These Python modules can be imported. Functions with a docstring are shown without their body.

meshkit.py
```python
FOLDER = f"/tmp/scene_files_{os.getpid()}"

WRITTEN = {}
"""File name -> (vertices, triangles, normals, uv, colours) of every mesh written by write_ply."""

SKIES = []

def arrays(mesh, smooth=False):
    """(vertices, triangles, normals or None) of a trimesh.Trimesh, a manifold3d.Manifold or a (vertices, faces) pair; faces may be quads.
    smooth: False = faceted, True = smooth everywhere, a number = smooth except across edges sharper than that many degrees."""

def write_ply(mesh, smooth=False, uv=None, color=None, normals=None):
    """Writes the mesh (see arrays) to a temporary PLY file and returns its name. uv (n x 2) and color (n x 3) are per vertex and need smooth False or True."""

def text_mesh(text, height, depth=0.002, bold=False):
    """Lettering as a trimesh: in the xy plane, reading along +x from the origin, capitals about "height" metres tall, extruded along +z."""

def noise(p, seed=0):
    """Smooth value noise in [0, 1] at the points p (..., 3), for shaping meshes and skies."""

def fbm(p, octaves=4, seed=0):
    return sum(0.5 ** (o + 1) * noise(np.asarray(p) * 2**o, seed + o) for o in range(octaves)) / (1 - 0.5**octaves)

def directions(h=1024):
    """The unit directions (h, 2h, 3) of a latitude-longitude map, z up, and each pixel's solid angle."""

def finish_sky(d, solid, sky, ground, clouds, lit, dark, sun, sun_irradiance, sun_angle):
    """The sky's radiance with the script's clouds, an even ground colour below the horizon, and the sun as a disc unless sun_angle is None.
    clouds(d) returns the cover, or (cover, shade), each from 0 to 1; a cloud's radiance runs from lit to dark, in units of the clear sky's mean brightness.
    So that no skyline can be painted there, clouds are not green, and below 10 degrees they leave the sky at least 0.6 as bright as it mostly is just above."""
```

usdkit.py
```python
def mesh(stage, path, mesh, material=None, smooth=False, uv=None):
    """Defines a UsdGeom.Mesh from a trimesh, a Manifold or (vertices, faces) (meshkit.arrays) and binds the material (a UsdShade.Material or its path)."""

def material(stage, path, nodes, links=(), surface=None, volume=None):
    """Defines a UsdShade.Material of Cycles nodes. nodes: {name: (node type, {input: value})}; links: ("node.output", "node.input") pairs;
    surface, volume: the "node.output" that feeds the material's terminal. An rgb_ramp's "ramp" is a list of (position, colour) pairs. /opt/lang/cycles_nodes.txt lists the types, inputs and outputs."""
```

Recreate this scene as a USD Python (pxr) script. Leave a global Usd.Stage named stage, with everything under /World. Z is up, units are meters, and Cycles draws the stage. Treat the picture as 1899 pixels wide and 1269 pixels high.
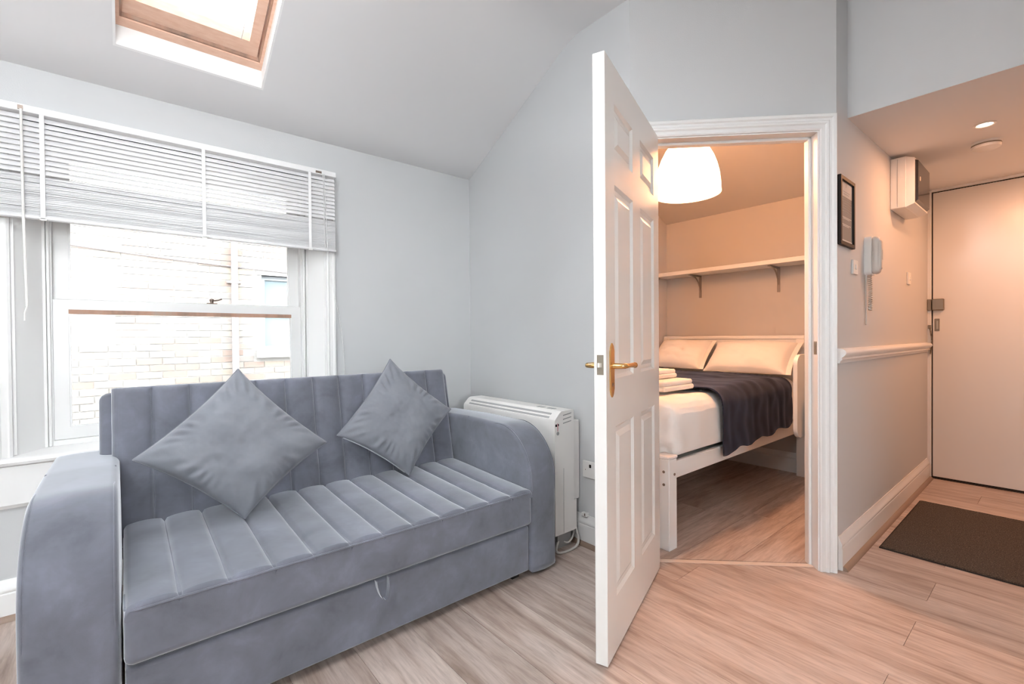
import math, random
import numpy as np, trimesh, usdkit, meshkit
import manifold3d as m3
import shapely.geometry as sg
from pxr import Usd, UsdGeom, UsdShade, UsdLux, Gf, Sdf

random.seed(7); rng = np.random.default_rng(7)
stage = Usd.Stage.CreateInMemory()
UsdGeom.SetStageUpAxis(stage, UsdGeom.Tokens.z); UsdGeom.SetStageMetersPerUnit(stage, 1.0)
UsdGeom.Xform.Define(stage, '/World'); UsdGeom.Scope.Define(stage, '/World/Looks')

# ------------------------------------------------------------------ camera
F_PX = 861.91; YAW, PITCH, ROLL = math.radians(50.0594), math.radians(-0.56817), math.radians(-0.450607)
EYE = np.array([0, 0, 1.09])
fw = np.array([math.cos(YAW)*math.cos(PITCH), math.sin(YAW)*math.cos(PITCH), math.sin(PITCH)])
ri = np.array([math.sin(YAW), -math.cos(YAW), 0.0]); up = np.cross(ri, fw)
ri, up = ri*math.cos(ROLL)+up*math.sin(ROLL), -ri*math.sin(ROLL)+up*math.cos(ROLL)
cam = UsdGeom.Camera.Define(stage, '/World/camera')
mt = np.eye(4); mt[0, :3], mt[1, :3], mt[2, :3], mt[3, :3] = ri, up, -fw, EYE
cam.AddTransformOp().Set(Gf.Matrix4d(*mt.ravel().tolist()))
cam.CreateHorizontalApertureAttr(36.0); cam.CreateVerticalApertureAttr(36.0*1269/1899)
cam.CreateFocalLengthAttr(36.0*F_PX/1899); cam.CreateClippingRangeAttr(Gf.Vec2f(0.02, 200))
cam.CreateExposureAttr(0.12)
# ------------------------------------------------------------------ overcast daylight
SKY = 7.0
dome = UsdLux.DomeLight.Define(stage, '/World/sky_light')
dome.CreateColorAttr(Gf.Vec3f(0.95, 0.98, 1.0)); dome.CreateIntensityAttr(SKY)
FILL_LAMP, WARM_SPOT, BED_BULB, SHADE_GLOW = 27.0, 690.0, 600.0, 1.6
WARM = (1.0, 0.45, 0.21); BEDWARM = (1.0, 0.47, 0.23)

# ------------------------------------------------------------------ helpers
names = {}
def numbered(parent, name):
    k = names.get((parent, name), 0); names[(parent, name)] = k+1
    return name if k == 0 else f'{name}_{k:03d}'
ORIGIN = {}
def keys(p, label=None, cat=None, group=None, kind=None):
    for k, v in (('label', label), ('category', cat), ('group', group), ('kind', kind)):
        if v: p.SetCustomDataByKey(k, v)
    return p
def thing(name, label=None, cat=None, loc=(0, 0, 0), group=None, kind=None):
    path = '/World/' + numbered('/World', name)
    x = UsdGeom.Xform.Define(stage, path); x.AddTranslateOp().Set(Gf.Vec3d(*map(float, loc)))
    ORIGIN[path] = np.array(loc, float)
    return keys(x.GetPrim(), label, cat, group, kind)
def obj(name, mesh, mat, parent=None, smooth=35, label=None, cat=None, group=None, kind=None, uv=None):
    """one Mesh prim; the mesh is given in world coordinates"""
    pp = str(parent.GetPath()) if parent else '/World'
    path = pp + '/' + numbered(pp, name)
    v, f, n = meshkit.arrays(mesh, False)
    org = ORIGIN.get(pp, np.zeros(3)); ORIGIN[path] = org
    m = usdkit.mesh(stage, path, trimesh.Trimesh(v-org, f, process=False), M[mat], smooth=smooth)
    return keys(m.GetPrim(), label, cat, group, kind)
def struct(name, mesh, mat, label=None, cat=None, smooth=35):
    return obj(name, mesh, mat, None, smooth, label, cat, None, 'structure')

def fix(m):
    if m.volume < 0: m.invert()
    return m
def cat_(*ms): return trimesh.util.concatenate(list(ms))
def place(mesh, O=(0, 0, 0), ex=(1, 0, 0), ey=(0, 1, 0), ez=(0, 0, 1)):
    T = np.eye(4); T[:3, 0], T[:3, 1], T[:3, 2], T[:3, 3] = ex, ey, ez, O
    m = mesh.copy(); flip = np.linalg.det(T[:3, :3]) < 0
    m.vertices = m.vertices @ T[:3, :3].T + T[:3, 3]
    if flip: m.faces = m.faces[:, ::-1]
    return m
def hull(pts):
    m = m3.Manifold.hull_points(np.asarray(pts, np.float64)).to_mesh()
    return trimesh.Trimesh(m.vert_properties[:, :3], m.tri_verts, process=False)
def box(x0, x1, y0, y1, z0, z1, c=0.0):
    if c <= 0:
        return trimesh.creation.box(bounds=[[x0, y0, z0], [x1, y1, z1]])
    P = []
    for a, sa in ((x0, 1), (x1, -1)):
        for b, sb in ((y0, 1), (y1, -1)):
            for d, sd in ((z0, 1), (z1, -1)):
                P += [(a+sa*c, b+sb*c, d), (a+sa*c, b, d+sd*c), (a, b+sb*c, d+sd*c)]
    return hull(P)
def man(mesh):
    return m3.Manifold(m3.Mesh(np.asarray(mesh.vertices, np.float32), np.asarray(mesh.faces, np.uint32)))
def tri(mf):
    m = mf.to_mesh(); return trimesh.Trimesh(m.vert_properties[:, :3], m.tri_verts, process=False)
def extr(poly, h):
    if not isinstance(poly, sg.Polygon): poly = sg.Polygon(poly)
    return trimesh.creation.extrude_polygon(poly, h, engine='earcut')
def prism_x(prof, x0, x1):   # profile (y, z) along x
    return place(extr(prof, x1-x0), (x0, 0, 0), (0, 1, 0), (0, 0, 1), (1, 0, 0))
def prism_y(prof, y0, y1):   # profile (x, z) along y
    return place(extr(prof, y1-y0), (0, y0, 0), (1, 0, 0), (0, 0, 1), (0, 1, 0))
def prism_z(prof, z0, z1):
    return place(extr(prof, z1-z0), (0, 0, z0))
def wallm(poly, O, t, n, th):  # polygon in (along t, z), thickness th along n
    return place(extr(poly, th), O, t, (0, 0, 1), n)
def rect(a0, a1, b0, b1, holes=()):
    p = sg.box(a0, b0, a1, b1)
    for h in holes: p = p.difference(sg.box(h[0], h[2], h[1], h[3]))
    return p
def tube(path, r, n=8, closed_ends=True):
    path = np.asarray(path, float); N = len(path)
    rr = np.full(N, r) if np.ndim(r) == 0 else np.asarray(r, float)
    T = np.gradient(path, axis=0); T /= np.linalg.norm(T, axis=1, keepdims=True)+1e-12
    a = np.array([0, 0, 1.0]) if abs(T[0, 2]) < .9 else np.array([1.0, 0, 0])
    V = []
    u = np.cross(T[0], a); u /= np.linalg.norm(u)
    for i in range(N):
        u = u - T[i]*(u @ T[i]); u /= np.linalg.norm(u); w = np.cross(T[i], u)
        for k in range(n):
            th = 2*math.pi*k/n; V.append(path[i]+rr[i]*(math.cos(th)*u+math.sin(th)*w))
    F = []
    for i in range(N-1):
        for k in range(n):
            a0, b0 = i*n+k, i*n+(k+1) % n
            F += [(a0, b0, b0+n), (a0, b0+n, a0+n)]
    V += [path[0], path[-1]]; c0, c1 = N*n, N*n+1
    for k in range(n):
        F += [(c0, (k+1) % n, k), (c1, (N-1)*n+k, (N-1)*n+(k+1) % n)]
    return fix(trimesh.Trimesh(V, F, process=False))
def smooth_path(pts, n=40):
    from scipy.interpolate import CubicSpline
    pts = np.asarray(pts, float); t = np.r_[0, np.cumsum(np.linalg.norm(np.diff(pts, axis=0), axis=1))]
    return CubicSpline(t, pts)(np.linspace(0, t[-1], n))
def lathe(prof, centre, n=40):  # (r, z) profile
    m = trimesh.creation.revolve(np.asarray(prof, float), sections=n)
    m.apply_translation(centre); return fix(m)
def sweep_frame(prof, corners, t, n):
    """architrave: profile (w outward, d proud) around open path of corners [(s, z, ds, dz)] (ds, dz = outward shift per w)"""
    O, tt, nn = np.array(corners[0], float), np.array(t, float), np.array(n, float)
    V, F, k = [], [], len(prof)
    for (s, z, ds, dz) in corners[1:]:
        for (w, d) in prof:
            V.append(O + tt*(s+ds*w) + np.array([0, 0, z+dz*w]) + nn*d)
    R = len(corners)-1
    for i in range(R-1):
        for j in range(k):
            a, b = i*k+j, i*k+(j+1) % k
            F += [(a, b, b+k), (a, b+k, a+k)]
    for base, o in ((0, 1), ((R-1)*k, -1)):
        for j in range(1, k-1):
            F.append((base, base+j+1, base+j)[::o])
    return fix(trimesh.Trimesh(V, F, process=False))
def grid_faces(nu, nv, off=0):
    i, j = np.meshgrid(np.arange(nu-1), np.arange(nv-1), indexing='ij')
    a = (i*nv+j).ravel()+off; b = a+nv
    return np.vstack([np.c_[a, b, b+1], np.c_[a, b+1, a+1]])
def sheet(P, thick_dir):
    """closed sheet from a grid of points P (nu, nv, 3) and offsets"""
    nu, nv = P.shape[:2]; Q = P + thick_dir
    V = np.vstack([P.reshape(-1, 3), Q.reshape(-1, 3)]); n = nu*nv
    F = [grid_faces(nu, nv), grid_faces(nu, nv, n)[:, ::-1]]
    edge = [i*nv for i in range(nu)] + [(nu-1)*nv+j for j in range(1, nv)] + [i*nv+nv-1 for i in range(nu-2, -1, -1)] + [j for j in range(nv-2, 0, -1)]
    e = np.array(edge); e2 = np.roll(e, -1)
    F.append(np.c_[e, e+n, e2+n]); F.append(np.c_[e, e2+n, e2])
    return fix(trimesh.Trimesh(V, np.vstack(F), process=False))
def soft_box(x0, x1, y0, y1, z0, z1, r, n=4, fn=None, step=0.04):
    """rounded box with enough vertices to be displaced"""
    m = m3.Manifold.batch_hull([m3.Manifold.sphere(r, 24).translate((a, b, c)) for a in (x0+r, x1-r) for b in (y0+r, y1-r) for c in (z0+r, z1-r)])
    m = tri(m.refine_to_length(step))
    if fn is not None: m.vertices = fn(np.asarray(m.vertices))
    return m
def fbm(p, s, seed=0, o=3): return meshkit.fbm(np.asarray(p)*s, o, seed)-0.5

# ------------------------------------------------------------------ materials
M = {}
def mat(name, nodes, links=(), surface='p.BSDF'):
    M[name] = usdkit.material(stage, '/World/Looks/'+name, nodes, links, surface=surface)
def paint(name, col, rough=0.5, bump=0.0, scale=120, spec=0.5, **kw):
    nodes = {'p': ('principled_bsdf', dict(base_color=col, roughness=rough, specular_ior_level=spec, **kw))}
    links = []
    if bump:
        nodes.update({'g': ('geometry', {}), 'n': ('noise_texture', {'scale': scale, 'detail': 3}), 'b': ('bump', {'strength': bump, 'distance': 0.004})})
        links = [('g.position', 'n.vector'), ('n.fac', 'b.height'), ('b.normal', 'p.normal')]
    mat(name, nodes, links)
def mottled(name, stops, scale, rough=0.6, detail=4, stretch=(1, 1, 1), bump=0.0, bscale=300, rnd=False, dist=0.0, **kw):
    nodes = {'g': ('geometry', {}), 'm': ('mapping', {'scale': stretch}), 'n': ('noise_texture', {'scale': scale, 'detail': detail, 'roughness': 0.6, 'distortion': dist}),
             'r': ('rgb_ramp', {'ramp': stops}), 'p': ('principled_bsdf', dict(roughness=rough, **kw))}
    links = [('m.vector', 'n.vector'), ('n.fac', 'r.fac'), ('r.color', 'p.base_color')]
    if rnd:
        nodes.update({'o': ('object_info', {}), 'k': ('math', {'math_type': 'multiply', 'value2': 60.0}), 'cx': ('combine_xyz', {}), 'va': ('mix', {'mix_type': 'add', 'fac': 1.0})})
        links += [('o.random', 'k.value1'), ('k.value', 'cx.x'), ('k.value', 'cx.y'), ('k.value', 'cx.z'), ('g.position', 'va.color1'), ('cx.vector', 'va.color2'), ('va.color', 'm.vector')]
    else:
        links.append(('g.position', 'm.vector'))
    if bump:
        nodes.update({'n2': ('noise_texture', {'scale': bscale, 'detail': 2}), 'b': ('bump', {'strength': bump, 'distance': 0.003})})
        links += [('g.position', 'n2.vector'), ('n2.fac', 'b.height'), ('b.normal', 'p.normal')]
    mat(name, nodes, links)

paint('wall_grey', (0.61, 0.62, 0.63), 0.75, 0.08, 220, 0.3)
paint('ceiling_white', (0.83, 0.83, 0.84), 0.85, 0.05, 200, 0.2)
paint('gloss_white', (0.84, 0.84, 0.835), 0.32, 0.02, 40)
paint('reveal_white', (0.94, 0.94, 0.94), 0.6)
paint('satin_white', (0.83, 0.83, 0.825), 0.45)
paint('heater_white', (0.92, 0.90, 0.875), 0.4)
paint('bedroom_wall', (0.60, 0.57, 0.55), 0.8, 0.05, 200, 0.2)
paint('door_white', (0.80, 0.79, 0.77), 0.22, 0.02, 30)
paint('plastic_white', (0.80, 0.79, 0.77), 0.35)
paint('plastic_grey', (0.60, 0.56, 0.52), 0.4)
paint('dark', (0.012, 0.010, 0.010), 0.6)
paint('vent_grey', (0.42, 0.42, 0.42), 0.5)
paint('black_frame', (0.014, 0.010, 0.009), 0.5, spec=0.3)
paint('print_paper', (0.30, 0.275, 0.25), 0.7)
paint('print_pale', (0.62, 0.58, 0.54), 0.7)
paint('red_tag', (0.45, 0.10, 0.12), 0.5)
paint('rubber', (0.02, 0.015, 0.012), 0.8)
paint('tinted_cover', (0.035, 0.032, 0.034), 0.12)
paint('sub_floor', (0.10, 0.07, 0.055), 0.9)
paint('slat_white', (0.86, 0.86, 0.87), 0.4, transmission_weight=0.0)
paint('cord_white', (0.8, 0.8, 0.8), 0.6)
paint('cable_grey', (0.62, 0.60, 0.57), 0.5)
paint('tape_white', (0.88, 0.88, 0.88), 0.7)
paint('brass', (0.80, 0.50, 0.20), 0.22, metallic=1.0)
paint('steel', (0.52, 0.47, 0.40), 0.35, metallic=1.0)
paint('lock_steel', (0.30, 0.26, 0.21), 0.42, metallic=1.0)
paint('bracket_metal', (0.34, 0.30, 0.27), 0.45, metallic=0.7)
paint('bolt', (0.25, 0.20, 0.17), 0.4, metallic=0.6)
paint('mortar', (0.185, 0.177, 0.168), 0.95)
paint('stone_sill', (0.19, 0.182, 0.174), 0.9)
paint('pipe_grey', (0.12, 0.105, 0.105), 0.7)
paint('far_frame', (0.20, 0.215, 0.225), 0.6)
paint('far_pane', (0.12, 0.15, 0.165), 0.1)
paint('lintel_dark', (0.33, 0.34, 0.36), 0.9)
paint('asphalt', (0.22, 0.22, 0.21), 0.95)
paint('duvet_white', (0.84, 0.82, 0.80), 0.85, 0.15, 60, 0.2)
paint('cotton_white', (0.85, 0.84, 0.83), 0.85, 0.12, 90, 0.2)
paint('towel_white', (0.83, 0.80, 0.76), 0.95, 0.5, 500, 0.1)
for i, c in enumerate([(0.150, 0.122, 0.106), (0.160, 0.140, 0.125), (0.138, 0.104, 0.088), (0.158, 0.134, 0.110), (0.144, 0.128, 0.118)]):
    mottled(f'brick_{i}', [(0.3, tuple(x*0.92 for x in c)), (0.7, c)], 14, 0.95, 4)
V = (0.158, 0.166, 0.200)
def vs(k, b=1.0): return (V[0]*k, V[1]*k, V[2]*k*b)
mottled('velvet', [(0.30, vs(0.74)), (0.43, vs(0.92)), (0.55, vs(1.03, 1.02)), (0.70, vs(1.25, 1.04))], 7.0, 0.75, 5, bump=0.06, bscale=420, dist=0.25,
        sheen_weight=1.0, sheen_roughness=0.42, sheen_tint=(0.92, 0.95, 1.0), specular_ior_level=0.2)
mottled('cushion_fabric', [(0.3, (0.195, 0.205, 0.236)), (0.7, (0.240, 0.250, 0.283))], 9, 0.85, 4, bump=0.22, bscale=700,
        sheen_weight=0.3, sheen_roughness=0.4, specular_ior_level=0.15)
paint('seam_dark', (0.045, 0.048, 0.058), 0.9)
paint('seam_pale', (0.36, 0.38, 0.42), 0.8)
mottled('navy_throw', [(0.35, (0.004, 0.006, 0.016)), (0.6, (0.008, 0.011, 0.028)), (0.75, (0.015, 0.018, 0.034))], 16, 0.8, 4, sheen_weight=0.2, sheen_roughness=0.4, sheen_tint=(0.6, 0.7, 1.0))
mottled('door_mat', [(0.30, (0.022, 0.018, 0.015)), (0.55, (0.075, 0.058, 0.045)), (0.75, (0.20, 0.16, 0.125))], 190, 0.95, 3, bump=0.8, bscale=260)
mottled('pine', [(0.3, (0.80, 0.50, 0.36)), (0.7, (0.88, 0.61, 0.47))], 6, 0.4, 4, stretch=(3, 12, 12))
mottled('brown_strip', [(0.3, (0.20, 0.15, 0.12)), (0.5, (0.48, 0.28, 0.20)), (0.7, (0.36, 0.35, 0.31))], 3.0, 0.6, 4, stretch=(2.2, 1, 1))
def oak(name, stretch):
    nodes = {'g': ('geometry', {}), 'o': ('object_info', {}), 'k': ('math', {'math_type': 'multiply', 'value2': 40.0}), 'cx': ('combine_xyz', {}),
             'va': ('mix', {'mix_type': 'add', 'fac': 1.0}),
             'm1': ('mapping', {'scale': stretch}), 'n1': ('noise_texture', {'scale': 1.0, 'detail': 5, 'roughness': 0.55, 'distortion': 1.6}),
             'm2': ('mapping', {'scale': tuple(s*8 for s in stretch)}), 'n2': ('noise_texture', {'scale': 1.0, 'detail': 3, 'roughness': 0.6, 'distortion': 0.3}),
             'r1': ('rgb_ramp', {'ramp': [(0.24, (0.31, 0.226, 0.185)), (0.38, (0.42, 0.322, 0.272)), (0.48, (0.505, 0.405, 0.355)), (0.60, (0.585, 0.485, 0.435)), (0.78, (0.49, 0.39, 0.34))]}),
             'r2': ('rgb_ramp', {'ramp': [(0.30, (0.72, 0.70, 0.68)), (0.55, (1.0, 1.0, 1.0)), (0.75, (1.1, 1.1, 1.1))]}),
             'x': ('mix', {'mix_type': 'multiply', 'fac': 0.75}),
             'tv': ('map_range', {'from_min': 0.0, 'from_max': 1.0, 'to_min': 0.93, 'to_max': 1.06}), 'tc': ('combine_xyz', {}), 'y': ('mix', {'mix_type': 'multiply', 'fac': 1.0}),
             'b': ('bump', {'strength': 0.12, 'distance': 0.002}),
             'p': ('principled_bsdf', {'roughness': 0.42, 'specular_ior_level': 0.4})}
    links = [('o.random', 'k.value1'), ('k.value', 'cx.x'), ('k.value', 'cx.y'), ('g.position', 'va.color1'), ('cx.vector', 'va.color2'), ('va.color', 'm1.vector'), ('va.color', 'm2.vector'),
             ('m1.vector', 'n1.vector'), ('m2.vector', 'n2.vector'), ('n1.fac', 'r1.fac'), ('n2.fac', 'r2.fac'), ('r1.color', 'x.color1'), ('r2.color', 'x.color2'),
             ('o.random', 'tv.value'), ('tv.result', 'tc.x'), ('tv.result', 'tc.y'), ('tv.result', 'tc.z'), ('x.color', 'y.color1'), ('tc.vector', 'y.color2'),
             ('y.color', 'p.base_color'), ('n2.fac', 'b.height'), ('b.normal', 'p.normal')]
    mat(name, nodes, links)
oak('oak_y', (10.0, 1.05, 1.0)); oak('oak_x', (1.05, 10.0, 1.0))
paint('threshold_strip', (0.72, 0.60, 0.52), 0.35)
paint('oak_bead', (0.30, 0.21, 0.16), 0.45)
mat('pane_glass', {'t': ('transparent_bsdf', {'color': (0.97, 0.98, 0.98)}), 'g': ('glossy_bsdf', {'color': (1, 1, 1), 'roughness': 0.02}), 'f': ('fresnel', {'IOR': 1.22}), 'mx': ('mix_closure', {})},
    [('f.fac', 'mx.fac'), ('t.BSDF', 'mx.closure1'), ('g.BSDF', 'mx.closure2')], surface='mx.closure')
def glow(name, col, strength): mat(name, {'e': ('emission', {'color': col, 'strength': strength})}, surface='e.emission')
glow('fill_lamp_glow', (0.95, 0.98, 1.0), FILL_LAMP)  # glow of the added fill globes
glow('spot_lens', (1.0, 0.86, 0.66), 12.0)
glow('indicator', (0.9, 0.9, 0.85), 1.2)
mat('opal_shade', {'d': ('principled_bsdf', {'base_color': (0.9, 0.88, 0.84), 'roughness': 0.3, 'emission_color': (1.0, 0.72, 0.48), 'emission_strength': SHADE_GLOW}), 't': ('translucent_bsdf', {'color': (0.92, 0.90, 0.87)}), 'mx': ('mix_closure', {'fac': 0.55}), 'tr': ('transparent_bsdf', {'color': (1.0, 0.97, 0.93)}), 'm2': ('mix_closure', {'fac': 0.35})},
    [('d.BSDF', 'mx.closure1'), ('t.BSDF', 'mx.closure2'), ('mx.closure', 'm2.closure1'), ('tr.BSDF', 'm2.closure2')], surface='m2.closure')
mat('blind_slat', {'d': ('principled_bsdf', {'base_color': (0.93, 0.93, 0.94), 'roughness': 0.45}), 't': ('translucent_bsdf', {'color': (0.93, 0.93, 0.94)}), 'mx': ('mix_closure', {'fac': 0.3})},
    [('d.BSDF', 'mx.closure1'), ('t.BSDF', 'mx.closure2')], surface='mx.closure')

# ================================================================== THE SETTING
XL, YB = -2.6, -2.2                       # far left and back of the living room
YW, XA, YC, XB, XD = 2.67, 1.857, 0.679, 2.68, 4.69   # window wall, middle wall, corridor wall, bulkhead, front door wall
ZC = 2.69
S2 = math.sqrt(0.5); T_D = np.array([S2, -S2, 0]); N_D = np.array([S2, S2, 0]); O_D = np.array([XA, 1.334, 0]); L_D = (2.512-XA)/S2
def ceil_z(y):
    a = 2.187+(YW-y)*0.521; b = ZC
    k = 0.035; h = np.clip(0.5+0.5*(b-a)/k, 0, 1)        # smooth minimum
    return (b*(1-h)+a*h)-k*h*(1-h) if True else min(a, b)
prof_top = [(y, float(ceil_z(y))) for y in np.r_[np.linspace(YW, 1.9, 6), np.linspace(1.86, 1.45, 14), 1.34]]
# floor: planks, joints recessed; living room boards run away from the window wall, bedroom boards run across
floor = thing('floor', 'pale greyish oak laminate floor boards through the flat', 'floor', kind='structure')
obj('sub_floor', box(XL, 4.8, YB, 2.95, -0.06, -0.009), 'sub_floor', floor)
liv = sg.Polygon([(XL, YB), (XB, YB), (XB, -0.45), (XD+0.03, -0.45), (XD+0.03, YC), (2.512, YC), (2.555, 0.722), (1.905, 1.372), (XA, 1.334), (XA, YW), (XL, YW)])
bed_fp = sg.Polygon([(2.558, 0.73), (4.08, 0.73), (4.08, 2.51), (1.917, 2.51), (1.917, 1.371)])
PW = 0.2105
def lay(poly, along_y, mat_name):
    x0, y0, x1, y1 = poly.bounds
    k0 = int(math.floor(((x0 if along_y else y0)-2.082)/PW))
    k1 = int(math.ceil(((x1 if along_y else y1)-2.082)/PW))
    for k in range(k0, k1):
        a0 = 2.082+k*PW
        off = 0.365 if k % 2 == 0 else 0.365-0.62+0.11*((k*7) % 5-2)
        if not along_y: off += 0.3*((k*5) % 4)
        lo, hi = (y0, y1) if along_y else (x0, x1)
        j0 = int(math.floor((lo-off)/1.26)); j1 = int(math.ceil((hi-off)/1.26))
        for j in range(j0, j1):
            b0, b1 = off+j*1.26, off+(j+1)*1.26
            r = sg.box(a0, b0, a0+PW, b1) if along_y else sg.box(b0, a0, b1, a0+PW)
            q = r.intersection(poly)
            for g in getattr(q, 'geoms', [q]):
                if g.geom_type != 'Polygon' or g.area < 0.002: continue
                g2 = g.buffer(-0.0007, join_style=2)
                if g2.geom_type == 'Polygon' and g2.area > 0.002:
                    obj('plank', prism_z(g2, -0.009, 0.0), mat_name, floor, smooth=False)
lay(liv, True, 'oak_y'); lay(bed_fp, False, 'oak_x')

def dpt(s, n, z=0.0): return O_D + T_D*s + N_D*n + np.array([0, 0, z])
# walls
struct('wall_left', wallm(rect(XL, XA, 0, 2.187, [(-0.338, 0.88, 0.60, 1.985)]), (0, YW, 0), (1, 0, 0), (0, 1, 0), 0.26), 'wall_grey', 'pale grey wall with the sash window, behind the sofa', 'wall')
pm = [(YW, 0), (1.334, 0), (1.334, ZC)] + [(y, z+0.001) for y, z in prof_top[::-1] if y > 1.34]
struct('wall_middle', prism_x(pm, XA, XA+0.06), 'wall_grey', 'pale grey wall beside the heater, between the window wall and the open door', 'wall')
struct('wall_doorway', wallm(rect(0, L_D, 0, ZC, [(0.063, 0.857, -0.01, 2.04)]), O_D, T_D, N_D, 0.10), 'wall_grey', 'pale grey angled wall around the bedroom doorway', 'wall')
struct('wall_right', box(2.512, XD+0.12, YC, YC+0.10, 0, ZC), 'wall_grey', 'grey corridor wall with dado rail, leading to the flat front door', 'wall')
struct('wall_bulkhead', box(XB, XB+0.03, YB, YC, 2.1308, ZC), 'wall_grey', 'grey wall above the lowered ceiling of the entrance', 'wall')
struct('wall_entrance', box(XD+0.03, XD+0.15, -0.5, YC+0.05, 0, 2.3), 'satin_white', 'white wall framing the front door at the end of the corridor', 'wall')
struct('wall_corridor_side', box(XB, XD+0.1, -0.55, -0.45, 0, 2.25), 'wall_grey', 'grey corridor wall facing the dado rail, out of the picture', 'wall')
struct('wall_living_side', box(XB, XB+0.1, YB, -0.45, 0, 2.13), 'wall_grey', 'grey living room wall below the bulkhead, out of the picture', 'wall')
struct('wall_back', wallm(rect(XL-0.1, XB+0.1, 0, ZC, [(-1.25, 0.0, 0.95, 2.2)]), (0, YB, 0), (1, 0, 0), (0, -1, 0), 0.1), 'wall_grey', 'grey wall behind the camera', 'wall')
struct('wall_far_left', wallm(rect(YB, YW, 0, ZC, [(1.4, 1.9, 0.95, 1.85)]), (XL, 0, 0), (0, 1, 0), (-1, 0, 0), 0.2), 'wall_grey', 'grey wall with the added window, out of the picture to the left', 'wall')
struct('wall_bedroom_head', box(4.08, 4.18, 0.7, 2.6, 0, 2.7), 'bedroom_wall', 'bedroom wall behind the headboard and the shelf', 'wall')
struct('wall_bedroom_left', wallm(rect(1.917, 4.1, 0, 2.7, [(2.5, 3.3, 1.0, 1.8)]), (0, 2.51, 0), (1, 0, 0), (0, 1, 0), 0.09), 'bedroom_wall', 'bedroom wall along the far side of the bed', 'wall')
# ceilings
under = prof_top; cp = [(YW+0.28, 2.187)] + under + [(1.34, ZC+0.35), (YW+0.28, 2.187+0.45)]
cslab = man(prism_x([(y, z) for y, z in cp], XL, XA+0.06))
SKX0, SKX1, SKY0, SKY1 = -0.016, 0.531, 1.80, 2.481
cslab = tri(cslab - man(box(SKX0, SKX1, SKY0, SKY1, 2.0, 3.4)))
struct('ceiling', cslab, 'ceiling_white', 'white sloping ceiling with the skylight, flattening above the camera', 'ceiling')
struct('ceiling_flat', box(XL, XB+0.1, YB, 1.345, ZC+0.0005, ZC+0.1), 'ceiling_white', 'flat white ceiling above the camera and the angled bedroom wall', 'ceiling')
struct('ceiling_entrance', prism_y([(XB+0.001, 2.13), (XD+0.1, 2.176), (XD+0.1, 2.3), (XB+0.001, 2.3)], -0.5, YC+0.02), 'ceiling_white', 'lowered ceiling of the entrance lit by a warm spotlight', 'ceiling')
bc = man(prism_y([(4.1, 2.165), (3.25, 2.56), (1.9, 2.56), (1.9, 2.68), (4.1, 2.68)], 0.7, 2.56)) ^ man(prism_z(sg.Polygon([(2.55, 0.70), (4.12, 0.70), (4.12, 2.55), (1.92, 2.55), (1.92, 1.33)]), 1.5, 3.0))
struct('ceiling_bedroom', tri(bc), 'bedroom_wall', 'sloping bedroom ceiling above the bed', 'ceiling')

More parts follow.
